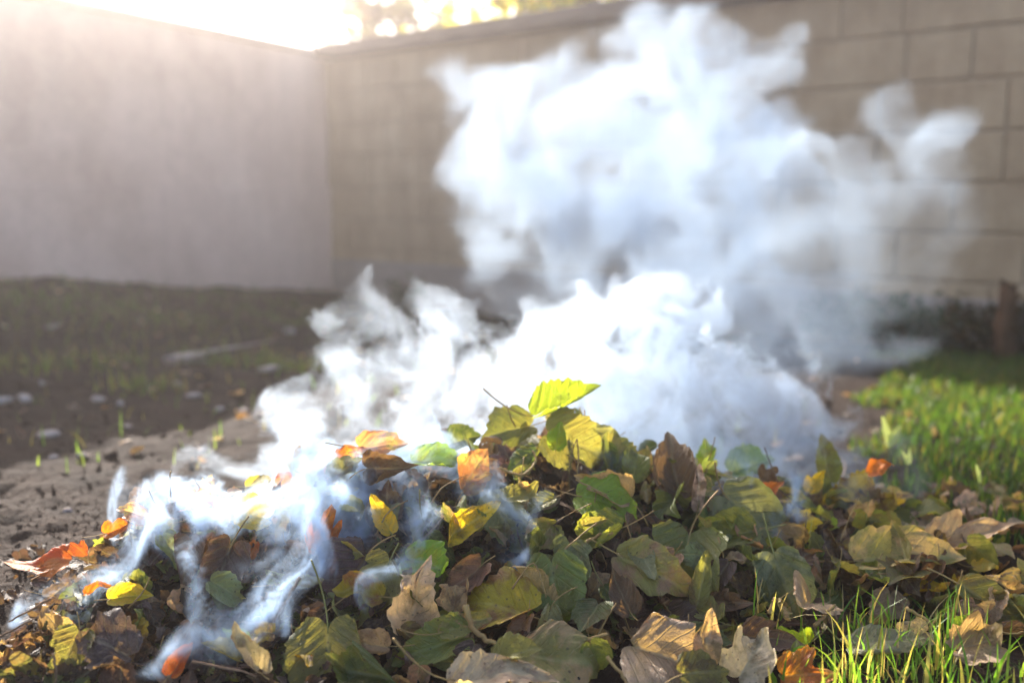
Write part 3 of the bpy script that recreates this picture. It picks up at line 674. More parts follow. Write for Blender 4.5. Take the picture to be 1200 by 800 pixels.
for path, rad, label in TW:
    P = []
    for i, (px, py) in enumerate(path):
        p = hit_heap(px, py, .040); P.append(p)
    my = sum(p.y for p in P) / len(P)
    P = [at(px, py, my * .7 + p.y * .3) for (px, py), p in zip(path, P)]
    # smooth the path
    Q = []
    n = len(P)
    for i in range(n - 1):
        p0, p1, p2, p3 = P[max(i - 1, 0)], P[i], P[i + 1], P[min(i + 2, n - 1)]
        for t in np.linspace(0, 1, 6, endpoint=False):
            Q.append(.5 * ((2 * p1) + (p2 - p0) * t + (2 * p0 - 5 * p1 + 4 * p2 - p3) * t * t + (3 * p1 - p0 - 3 * p2 + p3) * t**3) + Vector(rng.normal(size=3)) * rad * .35)
    Q.append(P[-1])
    V, F = tube(Q, rad * 1.25, rad * .8, 6)
    name = 'twig' if 'twig' in label else 'leaf_stalk'
    o = mesh_np(name, np.array([tuple(v - P[0]) for v in V]), F, M['stalk'] if 'stalk' in label else M['twig'])
    o.location = P[0]; tag(o, label, 'twig' if name == 'twig' else 'stalk')

# ------------------------------------------------------------------ grass
def grass(name, spots, r, label, hgt, wid, cols, lean=.35):
    nb = len(spots); K = 5
    x, y = spots[:, 0], spots[:, 1]; z = surf_h(x, y) - .004
    h = hgt[0] + (hgt[1] - hgt[0]) * r.random(nb)**1.5; wd = wid * (.6 + .8 * r.random(nb))
    az = r.random(nb) * 6.283; ln = np.abs(r.normal(size=nb)) * lean * h; tw = r.random(nb) * 6.283
    V = np.zeros((nb, 2 * K, 3), np.float32)
    for k in range(K):
        t = k / (K - 1); cx = x + np.cos(az) * ln * t**2; cy_ = y + np.sin(az) * ln * t**2; cz = z + h * (t - .18 * (ln / h) * t**3)
        ww = wd * (1 - t**2.2) * .5 + .00008
        V[:, 2 * k] = np.stack([cx - np.cos(tw) * ww, cy_ - np.sin(tw) * ww, cz], 1)
        V[:, 2 * k + 1] = np.stack([cx + np.cos(tw) * ww, cy_ + np.sin(tw) * ww, cz], 1)
    b0 = np.arange(nb)[:, None] * 2 * K
    F = np.concatenate([np.concatenate([b0 + 2 * k, b0 + 2 * k + 1, b0 + 2 * k + 3, b0 + 2 * k + 2], 1) for k in range(K - 1)])
    o = mesh_np(name, V.reshape(-1, 3), F, M['blade'])
    c = np.array(cols)[r.integers(len(cols), size=nb)] * (.75 + .5 * r.random((nb, 1)))
    vcol(o.data, 'tint', np.repeat(c, 2 * K, 0))
    return tag(o, label, 'grass', None, 'stuff')
GC = [(.022, .055, .008), (.035, .08, .010), (.050, .09, .014), (.03, .06, .012), (.09, .09, .02)]
r = np.random.default_rng(21)
N = 85000
x = r.uniform(.55, 4.2, N); y = r.uniform(1.55, 4.6, N)
k = (x > .42 * y - .08 + (vnoise(x * 5, y * 5) - .5) * .3) & (heap_h(x, y) < .02) & (y < 6.6 - (x + 1.2) / 1.176 - .1)
grass('grass', np.stack([x[k], y[k]], 1), r, 'thick green lawn grass between the heap and the block wall', (.018, .05), .0042, GC)
N = 1900
x = r.uniform(.28, 1.1, N); y = r.uniform(.98, 1.27, N)
k = (heap_h(x, y) < .045) & (r.random(N) < sstep(.28, .45, x)) & (vnoise(x * 14, y * 14) > .3)
grass('grass', np.stack([x[k], y[k]], 1), r, 'fresh sunlit green grass blades at the lower right foot of the heap', (.02, .085), .0024, [(.07, .16, .02), (.10, .20, .025), (.14, .22, .03), (.30, .24, .10)], .5)
N = 170
x = r.uniform(.28, .80, N); y = r.uniform(1.0, 1.2, N)
grass('grass', np.stack([x, y], 1), r, 'longer broad grass blades standing over the lower right leaves', (.035, .10), .0042, [(.08, .18, .02), (.13, .20, .03), (.22, .20, .06)], .5)
# sparse weeds on the left soil, in patches
cx = [(160, 455, .06), (25, 380, .25), (60, 360, .3), (130, 362, .3), (250, 360, .3), (330, 365, .3), (20, 430, .10), (110, 425, .10), (250, 425, .09), (310, 430, .09), (365, 432, .08), (350, 380, .15), (200, 375, .2),
      (290, 345, .3), (470, 350, .2), (540, 350, .2), (425, 350, .2), (30, 345, .3)]
sp = []
for px, py, s in cx:
    d = ray(px, py)
    for Y in np.arange(1.3, 8, .02):
        p = CAM + d * (Y / d.y)
        if p.z < ground_h(p.x, p.y): break
    q = r.normal(size=(int(60 + s * 600), 2)) * np.array([s, s * .7]) + np.array([p.x, p.y]); sp.append(q)
sp.append(np.stack([r.uniform(-3, .8, 1500), r.uniform(2, 6.3, 1500)], 1))
sp = np.concatenate(sp)
ins = (sp[:, 1] < 6.6 - (sp[:, 0] + 1.2) / 1.176 - .06) & ((sp[:, 0] + 1.2) > (sp[:, 1] - 6.6) * .51 + .06) & (heap_h(sp[:, 0], sp[:, 1]) < .01)
grass('weeds', sp[ins], r, 'sparse grass tufts and weeds on the bare brown soil at left', (.02, .075), .0045, [(.06, .11, .02), (.09, .13, .03), (.12, .11, .045)], .6)

# ------------------------------------------------------------------ stones on the soil
def stone(px, py, w_px, asp, label, cat='stone', name='stone'):
    d = ray(px, py)
    for Y in np.arange(1.3, 8, .01):
        p = CAM + d * (Y / d.y)
        if p.z < surf_h(p.x, p.y) + .003: break
    s = w_px / FPX * p.y / 2; r = np.random.default_rng(int(px + py * 3))
    import bmesh
    bm = bmesh.new()
    for _ in range(22):
        q = r.normal(size=3); q /= np.linalg.norm(q); q *= r.uniform(.8, 1.05)
        bm.verts.new((q[0] * s, q[1] * s * .7, q[2] * s * asp))
    bmesh.ops.convex_hull(bm, input=bm.verts)
    bmesh.ops.delete(bm, geom=[v for v in bm.verts if not v.link_faces], context='VERTS')
    bmesh.ops.bevel(bm, geom=list(bm.edges), offset=s * .07, segments=2, affect='EDGES')
    me = bpy.data.meshes.new(name); bm.to_mesh(me); bm.free(); me.materials.append(M['stone'])
    me.polygons.foreach_set('use_smooth', np.ones(len(me.polygons), bool))
    o = bpy.data.objects.new(name, me); COL.objects.link(o)
    o.location = (p.x, p.y, float(surf_h(p.x, p.y)) + s * asp * .25); o.rotation_euler = (r.uniform(-.2, .2), r.uniform(-.2, .2), r.uniform(-.5, .5))
    tag(o, label, cat, 'pale stones on the bare soil')
for a_ in [
 (215, 420, 75, .16, 'long flat pale stone lying on the bare soil midway to the corner'),
 (315, 433, 34, .3, 'flat pale stone among weeds right of the long flat stone'),
 (2, 472, 30, .5, 'pale stone cut by the left edge of the picture'),
 (30, 468, 28, .45, 'bright pale stone beside the stone at the left edge'),
 (48, 450, 12, .8, 'tiny round white pebble above the bright pale stone at left'),
 (116, 468, 22, .5, 'small pale stone left of the grass tuft on the soil'),
 (142, 475, 15, .6, 'small white pebble directly below the grass tuft'),
 (57, 510, 34, .4, 'larger pale stone lying alone nearer the heap at left'),
 (208, 450, 16, .6, 'dull round stone below the long flat pale stone'),
 (225, 465, 26, .3, 'thin grey stone right of the grass tuft'),
 (308, 487, 24, .45, 'bright pale stone near the smoke edge, left one of a pair'),
 (348, 487, 28, .4, 'bright pale stone near the smoke edge, right one of a pair'),
 (285, 482, 20, .5, 'brownish stone just left of the bright pair near the smoke'),
 (258, 480, 18, .5, 'dull rounded stone farther left of the bright pair'),
 (95, 533, 18, .5, 'small pinkish stone on dark soil near the left edge'),
 (62, 535, 18, .4, 'small brown stone below the larger lone pale stone'),
 (238, 527, 20, .35, 'flat brownish stone on dark soil left of the low smoke'),
 (60, 383, 22, .4, 'pale stone far back at left before the plaster wall'),
 (150, 500, 14, .5, 'small dull pebble on open soil in the middle left'),
 (338, 390, 20, .5, 'pale pinkish stone far back near the wall corner'),
 (80, 598, 18, .5, 'white pebble on the soil behind the left foot of the heap'),
]: stone(*a_)

# ------------------------------------------------------------------ dark plants and stump under the block wall, seedlings in the lawn
def bush(px, Y, w_, h_, r, label, cols, n=700, leaf=.03, name='shrub'):
    d = ray(px, 400); x0 = (d * (Y / d.y)).x; y0 = Y; g = float(surf_h(x0, y0))
    root = empty(name, (x0, y0, g)); tag(root, label, 'shrub')
    st = MB(); Vs = []; Fs = []; A = []
    tips = []
    for k in range(9):
        a = r.random() * 6.28; rr = r.uniform(.2, 1) * w_ / 2; top = Vector((math.cos(a) * rr, math.sin(a) * rr * .6, h_ * r.uniform(.5, .95)))
        P = [Vector((0, 0, -.02)) .lerp(top, t) + Vector((0, 0, .12 * h_ * math.sin(t * 3.1))) for t in np.linspace(0, 1, 5)]
        st.add(tube(P, .006, .002, 5)); tips.append(top)
    st.build('stems', M['bark'], root)
    for k in range(n):
        t = tips[int(r.integers(9))]; c = np.array(t) * r.uniform(.35, 1.05) + r.normal(size=3) * np.array([w_, w_, h_]) * .09
        c[2] = max(c[2], .01)
        L = leaf * r.uniform(.6, 1.3); n_ = r.normal(size=3); n_[2] += 1; m_ = r.normal(size=3)
        mt = np.array(frame_mat(Vector((0, 0, 0)), Vector(n_), Vector(m_)).to_3x3())
        q = np.array([(0, 0, 0), (.3, .35, .08), (.22, .75, .02), (0, 1, -.1), (-.22, .75, .02), (-.3, .35, .08), (0, .5, -.02)]) * L
        Vs.append(q @ mt.T + c); Fs.append(np.array([(0, 1, 6), (1, 2, 6), (2, 3, 6), (3, 4, 6), (4, 5, 6), (5, 0, 6)]) + 7 * k)
        A.append(np.tile(np.array(cols[int(r.integers(len(cols)))]) * r.uniform(.7, 1.3), (7, 1)))
    o = mesh_np('foliage', np.concatenate(Vs), np.concatenate(Fs), M['blade'], root); vcol(o.data, 'tint', np.concatenate(A))
r = np.random.default_rng(31)
DG = [(.02, .05, .022), (.03, .065, .03), (.05, .07, .03)]; DB = [(.05, .035, .02), (.07, .045, .025), (.035, .04, .018)]
bush(985, 4.25, .40, .20, r, 'low dark green shrub at the wall foot, half hidden by smoke', DG)
bush(1040, 4.12, .42, .25, r, 'bushy dark green shrub at the wall foot right of the smoke', DG)
bush(1098, 4.0, .36, .22, r, 'dark blue-green shrub at the wall foot left of the brown plant', DG)
bush(1150, 3.85, .34, .22, r, 'withered brown plant at the wall foot left of the upright stump', DB)
bush(1200, 3.75, .30, .24, r, 'withered brown plant at the right edge behind the upright stump', DB)
bush(480, 6.0, .28, .20, r, 'small weedy green bush at the wall foot right of the corner', DG + GC[:2], 260)
d = ray(1178, 400); sx = (d * (3.72 / d.y)).x; g = float(surf_h(sx, 3.72))
V, F = tube([(0, 0, -.05), (.004, 0, .06), (-.006, 0, .14), (.004, .004, .22), (.0, 0, .285)], .042, .028, 10)
stp = mesh_np('tree_stump', np.array([(x * (1 + .15 * math.sin(5 * math.atan2(y, x))), y, z + (.02 * math.sin(3 * x * 60) if z > .27 else 0)) for x, y, z in [tuple(v) for v in V]]), F, M['rust_post'])
stp.location = (sx, 3.72, g); tag(stp, 'slim upright reddish brown stump standing before the block wall at right', 'stump')
def sprig(px, py_base, Y, h_, r, label, lv):
    p = at(px, py_base, Y); g = float(surf_h(p.x, p.y)); root = empty('seedling', (p.x, p.y, g)); tag(root, label, 'plant')
    V, F = tube([(0, 0, 0), (.002, 0, h_ * .5), (0, .002, h_ * .8)], .0022, .0012, 5); mesh_np('stem', np.array([tuple(v) for v in V]), F, M['stalk_green'], root)
    for (ax, az_, L) in lv:
        m = Vector((math.sin(R(ax)), 0, math.cos(R(ax)))); n = Vector((math.sin(R(az_)), -1, .2))
        flat, P = leaf_geo(L, 'long', r, .3, .3, -.3, .02, 0)
        mt = np.array(frame_mat(Vector((0, 0, 0)), n, m).to_3x3()); P = P @ mt.T + np.array([0, 0, h_ * .75])
        o = mesh_np('leaf', P, LF_ALL, M['blade'], root); vcol(o.data, 'tint', np.tile((.30, .36, .16), (len(P), 1)))
sprig(1042, 520, 2.0, .08, r, 'pale two-leaved seedling rising above the lawn right of the smoke', [(-12, 40, .062), (30, -40, .05)])
sprig(1062, 560, 1.9, .06, r, 'small whitish seedling in the lawn just behind the heap', [(-25, 50, .03), (35, 40, .034)])
sprig(1145, 600, 1.75, .06, r, 'short yellow-green shoot in sunlit grass at the right', [(-5, 55, .036), (25, 40, .022)])

# ------------------------------------------------------------------ trees beyond the walls
def tree(name, base, trunk_h, limbs, r, label, cols, per=60, leaf=.05, spread=.25, rad=.09):
    root = empty(name, base); tag(root, label, 'tree')
    tb = MB(); top = Vector((.1, .1, trunk_h))
    tb.add(tube([Vector((0, 0, -.1)).lerp(top, t) + Vector((.04 * math.sin(5 * t), 0, 0)) for t in np.linspace(0, 1, 8)], rad, rad * .6, 9))
    tips = []
    for tip in limbs:
        tip = Vector(tip) - Vector(base); s = top * r.uniform(.55, .98)
        P = []
        for t in np.linspace(0, 1, 8):
            P.append(s.lerp(tip, t) + Vector((0, 0, .18 * math.sin(t * 3.1))) + Vector(r.normal(size=3)) * .03 * t)
        tb.add(tube(P, rad * .38, .008, 6))
        for k in range(16):
            i = int(r.integers(3, 8)); q = P[i] + Vector(r.normal(size=3)) * spread
            mid = P[i].lerp(q, .5) + Vector(r.normal(size=3)) * .03
            tb.add(tube([P[i], mid, q], .007, .003, 4)); tips.append((P[i], q))
    tb.build('trunk', M['bark'], root)
    Vs = []; Fs = []; A = []; k = 0
    for a, q in tips:
        for _ in range(per):
            c = np.array(a.lerp(q, r.uniform(.3, 1.1))) + r.normal(size=3) * .05
            L = leaf * r.uniform(.6, 1.3); mt = np.array(frame_mat(Vector((0, 0, 0)), Vector(r.normal(size=3)), Vector(r.normal(size=3))).to_3x3())
            g = np.array([(0, 0, 0), (.3, .35, .08), (.22, .75, .02), (0, 1, -.1), (-.22, .75, .02), (-.3, .35, .08), (0, .5, -.02)]) * L
            Vs.append(g @ mt.T + c); Fs.append(np.array([(0, 1, 6), (1, 2, 6), (2, 3, 6), (3, 4, 6), (4, 5, 6), (5, 0, 6)]) + 7 * k); k += 1
            A.append(np.tile(np.array(cols[int(r.integers(len(cols)))]) * r.uniform(.7, 1.3), (7, 1)))
    o = mesh_np('crown', np.concatenate(Vs), np.concatenate(Fs), M['blade'], root); vcol(o.data, 'tint', np.concatenate(A))
r = np.random.default_rng(41)
b1 = at(420, 60, 9.5)
tree('tree', (b1.x, 9.5, -.1), 2.4, [at(a, b, y) for a, b, y in [(400, 25, 9), (430, 50, 9.2), (470, 30, 9), (500, 55, 9.4), (385, -40, 9), (450, -60, 9), (530, 20, 9), (560, 40, 9), (350, -90, 9.5), (580, -30, 9)]], r,
     'thinly leaved tree with bare branches against the bright sky beyond the corner', [(.09, .07, .04), (.12, .09, .04), (.08, .10, .03)], per=10, leaf=.075, spread=.26)
b2 = at(640, 60, 7.6)
tree('tree', (b2.x, 7.6, -.1), 2.3, [at(a, b, y) for a, b, y in [(560, 15, 6.6), (620, 12, 6.5), (655, 28, 6.4), (690, 10, 6.4), (720, 0, 6.3), (600, -40, 6.5), (690, -60, 6.5), (535, -20, 6.6), (770, -40, 6.4)]], r,
     'tree with yellow-green leaves hanging over the block wall at the top', [(.34, .34, .03), (.48, .40, .03), (.22, .26, .03)], per=15, leaf=.07, spread=.2)

# ------------------------------------------------------------------ air: thin smoky haze lit by the low sun
def box(name, lo, hi, mat):
    x0, y0, z0 = lo; x1, y1, z1 = hi
    V = [(x0, y0, z0), (x1, y0, z0), (x1, y1, z0), (x0, y1, z0), (x0, y0, z1), (x1, y0, z1), (x1, y1, z1), (x0, y1, z1)]
    return mesh_np(name, np.array(V), [(0, 3, 2, 1), (4, 5, 6, 7), (0, 1, 5, 4), (1, 2, 6, 5), (2, 3, 7, 6), (3, 0, 4, 7)], mat, smooth=False)
HAZE = .0125
m, t = newmat('haze_air')
pv = t.n('ShaderNodeVolumePrincipled', i_Color=(1, .92, .89, 1), i_Density=HAZE, i_Anisotropy=.86); o_ = t.n('ShaderNodeOutputMaterial'); t.l(pv.outputs[0], o_.inputs['Volume'])
if HAZE > 0: tag(box('haze', (-62, -82, -1.8), (62, 84, 5.5), m), 'thin sunlit smoky air over the whole yard', 'haze', None, 'stuff')

# ------------------------------------------------------------------ smoke
G = 64
def bandnoise(seed, cells, C=1, slope=0.):
    rs = np.random.default_rng(seed); out = []
    f = np.fft.fftfreq(G) * G; rf = np.fft.rfftfreq(G) * G
    K = np.sqrt(f[:, None, None]**2 + f[None, :, None]**2 + rf[None, None]**2)
    filt = np.exp(-((K - cells) / (cells * .35))**2)
    for c in range(C):
        a = np.fft.irfftn(np.fft.rfftn(rs.standard_normal((G, G, G))) * filt, s=(G, G, G)); out.append(a / a.std())
    return np.stack(out, -1).astype(np.float32)
def curlgrid(seed, cells):
    A = bandnoise(seed, cells, 3)
    d = lambda a, ax: (np.roll(a, -1, ax) - np.roll(a, 1, ax)) * .5
    v = np.stack([d(A[..., 2], 1) - d(A[..., 1], 2), d(A[..., 0], 2) - d(A[..., 2], 0), d(A[..., 1], 0) - d(A[..., 0], 1)], -1)
    return (v / v.std()).astype(np.float32)
def samp(g, P):
    """periodic trilinear; P in grid cells"""
    Pi = np.floor(P).astype(np.int32); f = (P - Pi).astype(np.float32); C = g.shape[-1]; gf = g.reshape(-1, C)
    x0 = Pi[:, 0] & 63; y0 = Pi[:, 1] & 63; z0 = Pi[:, 2] & 63; x1 = (x0 + 1) & 63; y1 = (y0 + 1) & 63; z1 = (z0 + 1) & 63
    fx, fy, fz = f[:, 0:1], f[:, 1:2], f[:, 2:3]
    def q(a, b): i = (a * 64 + b) * 64; return gf[i + z0] * (1 - fz) + gf[i + z1] * fz
    return (q(x0, y0) * (1 - fy) + q(x0, y1) * fy) * (1 - fx) + (q(x1, y0) * (1 - fy) + q(x1, y1) * fy) * fx
CG = curlgrid(11, 6); BN = bandnoise(12, 7)
# wave k: wavelength lam metres -> 6 cells per 64 voxels, so scale = 64/6/lam
def warp(P, octs, steps):
    Q = P.copy(); D = []
    for lam, amp in octs:
        for _ in range(steps):
            Q = Q - samp(CG, Q * (64 / 6 / lam) + lam * 977) * (amp / steps)
    return Q
def fbm3(P, lam, o=3, seed=0.):
    s = 0; a = 1.; tot = 0
    for k in range(o):
        s = s + a * samp(BN, P * (64 / 7 / lam) + 17.3 * (k + 1) + seed)[:, 0]; tot += a * a; a *= .55; lam *= .5
    return s / math.sqrt(tot)
def upsample(a, sh):
    for ax in range(3):
        n = sh[ax]; t = np.arange(n) / 2.; i = np.minimum(t.astype(int), a.shape[ax] - 1); j = np.minimum(i + 1, a.shape[ax] - 1); f = (t - i).astype(np.float32)
        s = [1] * a.ndim; s[ax] = n
        a = np.take(a, i, ax) * (1 - f.reshape(s)) + np.take(a, j, ax) * f.reshape(s)
    return a

def strokes(paths):
    out = []
    for pts, r0, r1, ds in paths:
        P = [at(*p) for p in pts]; seg = []
        for i in range(len(P) - 1):
            p0, p1, p2, p3 = P[max(i - 1, 0)], P[i], P[i + 1], P[min(i + 2, len(P) - 1)]
            k = max(2, int((p2 - p1).length / .012))
            for t in np.linspace(0, 1, k, endpoint=False):
                seg.append(.5 * ((2 * p1) + (p2 - p0) * t + (2 * p0 - 5 * p1 + 4 * p2 - p3) * t * t + (3 * p1 - p0 - 3 * p2 + p3) * t**3))
        for i, q in enumerate(seg):
            out.append((np.array(q, np.float32), (r0 + (r1 - r0) * i / len(seg)) / FPX * q.y, ds))
    return out
def smoke(name, lo, hi, h, blobs, octs, label, fine=None, dens=60., edge=.22, ridged=.0, rl=.12, erode=.3, albedo=(.985, .99, .998), aniso=.55, flow=None, fl=1., paths=(), core=1., var=.9, stretch=(1, 1, 1), floor_=None):
    lo = np.array(lo, np.float32); n = np.ceil((np.array(hi) - lo) / h / 2).astype(int) * 2; nx, ny, nz = [int(v) for v in n]
    ax = [lo[k] + np.arange(0, n[k], 2) * h for k in range(3)]
    g = np.stack(np.meshgrid(*ax, indexing='ij'), -1).astype(np.float32); sh = g.shape[:3]
    # blob field: [pos, radius, strength]
    B = [(np.array(at(px, py, Y), np.float32), rp / FPX * Y, ds) for px, py, Y, rp, ds in blobs] + strokes(paths)
    Pc = g.reshape(-1, 3); W = warp(Pc, octs, 5)
    W = upsample(W.reshape(*sh, 3), (nx, ny, nz)).reshape(-1, 3)
    g0 = upsample(g, (nx, ny, nz)).reshape(-1, 3)
    Wc = W.reshape(nx, ny, nz, 3)[::2, ::2, ::2].reshape(-1, 3)
    best = np.full(len(Wc), -3., np.float32); acc = np.zeros(len(Wc), np.float32); wsum = np.full(len(Wc), 1e-6, np.float32)
    for c, rad, ds in B:
        d = Wc - c; q = 1 - np.sqrt((d * d).sum(1)) / rad
        best = np.maximum(best, q); e = np.exp(np.clip(q, -3, 1) * 7); acc += e * ds; wsum += e
    best = upsample(best.reshape(sh), (nx, ny, nz)).ravel(); loc = upsample((acc / wsum).reshape(sh), (nx, ny, nz)).ravel()
    if fine: W = warp(W, fine, 3)
    field = np.minimum(best, 1.)
    if flow is not None:
        fv = np.array(flow, np.float32); fv /= np.linalg.norm(fv); al = (W @ fv)[:, None]; W = W + fv * al * (fl - 1)
    fb = fbm3(W * .5 + g0 * .5 if flow is None else W, rl, 5)
    field = field * core + erode * (fb * .5 - .1)
    D = np.clip(field / edge, 0, 1); D = D * D * (3 - 2 * D) * loc
    if ridged:
        f1 = fbm3(W, rl * 1.3, 2, 5.); rd = np.exp(-(f1 / .28)**2)
        f2 = fbm3(W + 3.1, rl * .7, 2, 9.); rd2 = np.exp(-(f2 / .22)**2)
        D = D * ((1 - ridged) + ridged * (rd * 1.5 + rd2 * .9))
    else:
        D = D * (1 - var * .5 + var * sstep(-1.2, 1.4, fb).astype(np.float32))
    D = (D * dens).astype(np.float32).reshape(nx, ny, nz)
    # fade at the domain faces
    for k in range(3):
        m_ = np.minimum(np.arange(n[k]), n[k] - 1 - np.arange(n[k])) / 8.; m_ = np.clip(m_, 0, 1); s = [1, 1, 1]; s[k] = n[k]; D = D * m_.reshape(s).astype(np.float32)
    D[D < dens * .002] = 0
    me = bpy.data.meshes.new(name); me.vertices.add(nx * ny * nz)
    at_ = me.attributes.new('density_grid', 'FLOAT', 'POINT'); at_.data.foreach_set('value', D.ravel())
    o = bpy.data.objects.new(name, me); COL.objects.link(o)
    m, t = newmat('smoke_' + name)
    pv = t.n('ShaderNodeVolumePrincipled', i_Color=(*albedo, 1), i_Density=1.0, i_Anisotropy=aniso); out = t.n('ShaderNodeOutputMaterial'); t.l(pv.outputs[0], out.inputs['Volume'])
    me.materials.append(m)
    ng = bpy.data.node_groups.new(name + '_grid', 'GeometryNodeTree')
    ng.interface.new_socket('Geometry', in_out='INPUT', socket_type='NodeSocketGeometry'); ng.interface.new_socket('Geometry', in_out='OUTPUT', socket_type='NodeSocketGeometry')
    N = ng.nodes; L = ng.links
    gi = N.new('NodeGroupInput'); go = N.new('NodeGroupOutput')
    na = N.new('GeometryNodeInputNamedAttribute'); na.data_type = 'FLOAT'; na.inputs['Name'].default_value = 'density_grid'
    si = N.new('GeometryNodeSampleIndex'); si.data_type = 'FLOAT'; si.domain = 'POINT'; si.clamp = True
    L.new(gi.outputs[0], si.inputs['Geometry']); L.new(na.outputs[0], si.inputs['Value'])
    pos = N.new('GeometryNodeInputPosition')
    mx = [float(lo[k] + n[k] * h) for k in range(3)]
    sb = N.new('ShaderNodeVectorMath'); sb.operation = 'SUBTRACT'; sb.inputs[1].default_value = [float(v) for v in lo]; L.new(pos.outputs[0], sb.inputs[0])
    sc = N.new('ShaderNodeVectorMath'); sc.operation = 'MULTIPLY'; sc.inputs[1].default_value = [float((n[k] - 1) / (n[k] * h)) for k in range(3)]; L.new(sb.outputs[0], sc.inputs[0])
    ad = N.new('ShaderNodeVectorMath'); ad.operation = 'ADD'; ad.inputs[1].default_value = (.5, .5, .5); L.new(sc.outputs[0], ad.inputs[0])
    fl = N.new('ShaderNodeVectorMath'); fl.operation = 'FLOOR'; L.new(ad.outputs[0], fl.inputs[0])
    dt = N.new('ShaderNodeVectorMath'); dt.operation = 'DOT_PRODUCT'; dt.inputs[1].default_value = (ny * nz, nz, 1); L.new(fl.outputs[0], dt.inputs[0])
    ii = N.new('FunctionNodeFloatToInt'); L.new(dt.outputs['Value'], ii.inputs[0]); L.new(ii.outputs[0], si.inputs['Index'])
    vc = N.new('GeometryNodeVolumeCube'); vc.inputs['Min'].default_value = [float(v) for v in lo]; vc.inputs['Max'].default_value = mx
    for k, v in zip('XYZ', (nx, ny, nz)): vc.inputs['Resolution ' + k].default_value = v
    L.new(si.outputs[0], vc.inputs['Density'])
    sm = N.new('GeometryNodeSetMaterial'); sm.inputs['Material'].default_value = m
    L.new(vc.outputs[0], sm.inputs[0]); L.new(sm.outputs[0], go.inputs[0])
    o.modifiers.new('grid', 'NODES').node_group = ng
    return tag(o, label, 'smoke', None, 'stuff')

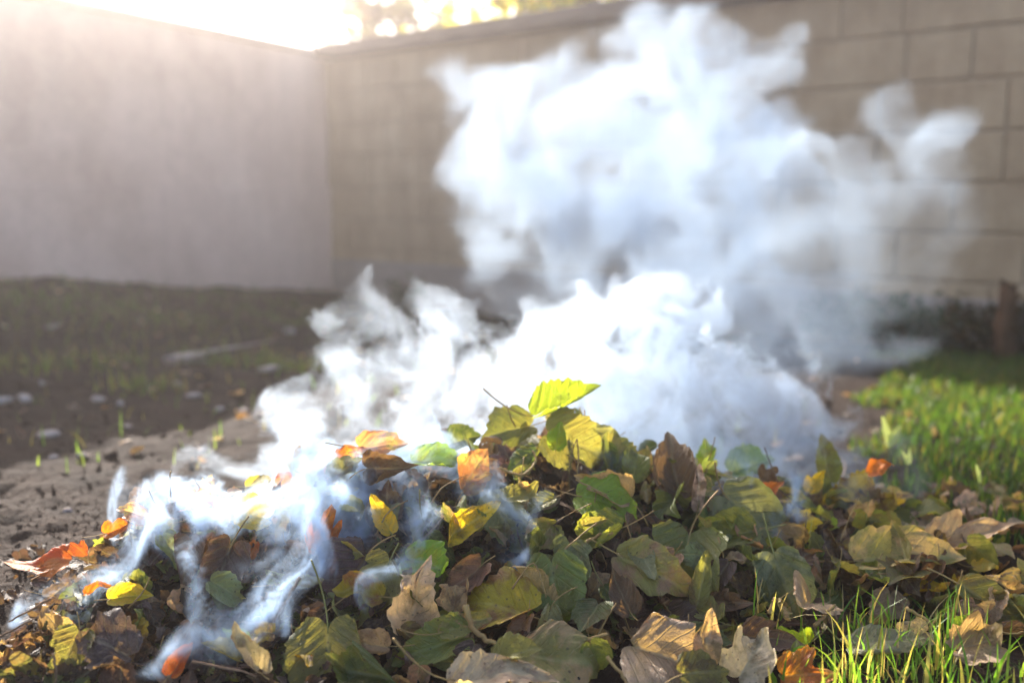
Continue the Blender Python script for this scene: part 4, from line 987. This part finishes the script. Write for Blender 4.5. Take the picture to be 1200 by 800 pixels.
SMOKE = True
if SMOKE:
    FAR = [(520, 110, 2.6, 34, .5), (565, 140, 2.6, 60, .8), (600, 205, 2.6, 82, 1), (550, 255, 2.6, 40, .7), (590, 300, 2.6, 46, .6), (650, 120, 2.6, 60, .8), (700, 160, 2.65, 90, 1),
           (760, 90, 2.7, 66, .9), (815, 60, 2.7, 50, .8), (820, 190, 2.65, 110, 1), (700, 250, 2.5, 95, 1), (890, 100, 2.7, 42, .6), (900, 240, 2.7, 90, .8), (990, 250, 2.7, 60, .55),
           (1060, 172, 2.8, 58, .5), (1025, 215, 2.75, 50, .45), (1075, 245, 2.75, 48, .3), (1060, 300, 2.75, 90, .05), (640, 350, 2.6, 60, .12), (1095, 160, 2.8, 34, .5), (1110, 215, 2.8, 34, .3), (960, 330, 2.6, 85, .35), (800, 310, 2.45, 100, .8), (900, 370, 2.4, 85, .4), (1040, 290, 2.7, 70, .2),
           (660, 330, 2.5, 50, .25), (740, 350, 2.35, 80, .4), (1000, 380, 2.5, 60, .22), (860, 430, 2.2, 70, .3)]
    smoke('smoke', (-.55, 2.05, .02), (1.75, 3.25, 1.25), .0115, FAR, [(.42, .035), (.20, .022)], 'big soft white smoke cloud drifting up in front of the block wall', fine=[(.09, .009)], dens=4.2, edge=.55, rl=.22, erode=.60, core=1.55, var=.5, albedo=(.45, .55, .67), aniso=.2)
    MID = [(600, 410, 1.72, 44, .8), (645, 400, 1.75, 36, .8), (690, 380, 1.78, 34, .9), (755, 370, 1.8, 50, 1), (800, 385, 1.8, 50, 1), (700, 450, 1.75, 70, 1), (780, 450, 1.78, 80, 1), (640, 470, 1.72, 60, .9),
           (560, 460, 1.7, 50, .5), (860, 430, 1.8, 40, .8), (890, 470, 1.8, 55, .8), (920, 440, 1.85, 26, .6), (850, 520, 1.72, 70, 1), (930, 520, 1.74, 55, .9), (970, 560, 1.72, 42, .9), (700, 520, 1.68, 60, 1), (780, 540, 1.68, 60, 1),
           (560, 510, 1.64, 50, .8), (480, 500, 1.62, 55, .5), (420, 500, 1.6, 40, .35), (400, 415, 1.62, 30, .35), (392, 385, 1.62, 24, .3), (440, 375, 1.64, 34, .3), (470, 420, 1.63, 50, .4), (530, 380, 1.66, 34, .4),
           (545, 365, 1.66, 20, .4), (520, 440, 1.64, 50, .45), (410, 455, 1.6, 42, .45), (360, 515, 1.56, 46, .7), (300, 540, 1.52, 38, .7), (250, 560, 1.5, 30, .6), (1000, 570, 1.68, 34, .5), (1060, 565, 1.68, 32, .25), (1085, 590, 1.68, 26, .2), (1030, 590, 1.62, 30, .4),
           (578, 352, 1.68, 8, .35), (576, 372, 1.68, 7, .3)]
    smoke('smoke', (-.62, 1.40, .04), (.80, 2.02, .50), .0048, MID, [(.18, .018), (.08, .011)], 'dense white smoke billowing up from the ridge of the leaf heap', fine=[(.036, .0042)], dens=14, edge=.25, ridged=.4, rl=.09, erode=.72, core=1.25, albedo=(.60, .70, .82), flow=(.3, .2, .9), fl=.75)
    LOW = [(240, 590, 1.33, 34, .7), (300, 578, 1.36, 40, .9), (360, 560, 1.40, 42, .9), (420, 575, 1.38, 42, .8), (480, 575, 1.38, 36, .6), (430, 540, 1.43, 40, .9), (500, 530, 1.46, 40, .7), (170, 585, 1.33, 18, .4), (330, 640, 1.27, 24, .35),
           (285, 650, 1.24, 26, .25), (300, 715, 1.15, 36, .45), (250, 735, 1.13, 30, .5), (470, 610, 1.31, 30, .5), (580, 570, 1.38, 26, .35), (700, 530, 1.48, 34, .4), (690, 565, 1.44, 24, .25), (850, 570, 1.47, 22, .35), (940, 588, 1.48, 26, .45)]
    PATHS = [([(44, 705, 1.16), (75, 680, 1.18), (115, 650, 1.22), (150, 625, 1.26), (200, 600, 1.31)], 14, 22, .8),
             ([(82, 722, 1.14), (112, 688, 1.17), (150, 655, 1.20), (190, 622, 1.26), (240, 590, 1.33)], 20, 34, .8),
             ([(130, 596, 1.30), (160, 578, 1.33), (205, 578, 1.34), (240, 568, 1.36)], 16, 20, .6),
             ([(225, 715, 1.14), (212, 670, 1.18), (225, 630, 1.22), (250, 600, 1.28), (290, 575, 1.34)], 12, 26, .9),
             ([(180, 772, 1.085), (215, 742, 1.11), (270, 722, 1.13), (325, 690, 1.17), (350, 645, 1.22), (355, 600, 1.29), (385, 560, 1.38)], 26, 32, .8),
             ([(225, 760, 1.09), (280, 735, 1.12), (330, 715, 1.15)], 26, 18, .6),
             ([(195, 745, 1.10), (250, 700, 1.14), (300, 672, 1.18), (322, 640, 1.23), (320, 600, 1.30), (300, 570, 1.37)], 16, 26, .6),
             ([(480, 700, 1.19), (488, 660, 1.23), (475, 625, 1.27), (480, 590, 1.34), (450, 550, 1.42)], 14, 34, .6),
             ([(592, 660, 1.24), (598, 615, 1.30), (575, 575, 1.37), (540, 545, 1.43), (500, 515, 1.50)], 22, 34, .55),
             ([(425, 630, 1.27), (400, 590, 1.33), (380, 555, 1.40), (350, 530, 1.46)], 24, 34, .8),
             ([(690, 560, 1.44), (705, 535, 1.47), (690, 510, 1.49)], 16, 24, .5), ([(905, 610, 1.43), (915, 585, 1.46), (945, 565, 1.49)], 16, 26, .5)]
    smoke('smoke', (-.68, 1.02, .01), (.50, 1.50, .36), .0032, LOW, [(.16, .014), (.075, .008)], 'thin bluish smoke wisps curling over the leaves on the left of the heap', fine=[(.034, .004)], dens=80, edge=.7, ridged=.92, rl=.06, erode=.12, albedo=(.50, .64, .82), flow=(.75, .35, .55), fl=.35, paths=PATHS)
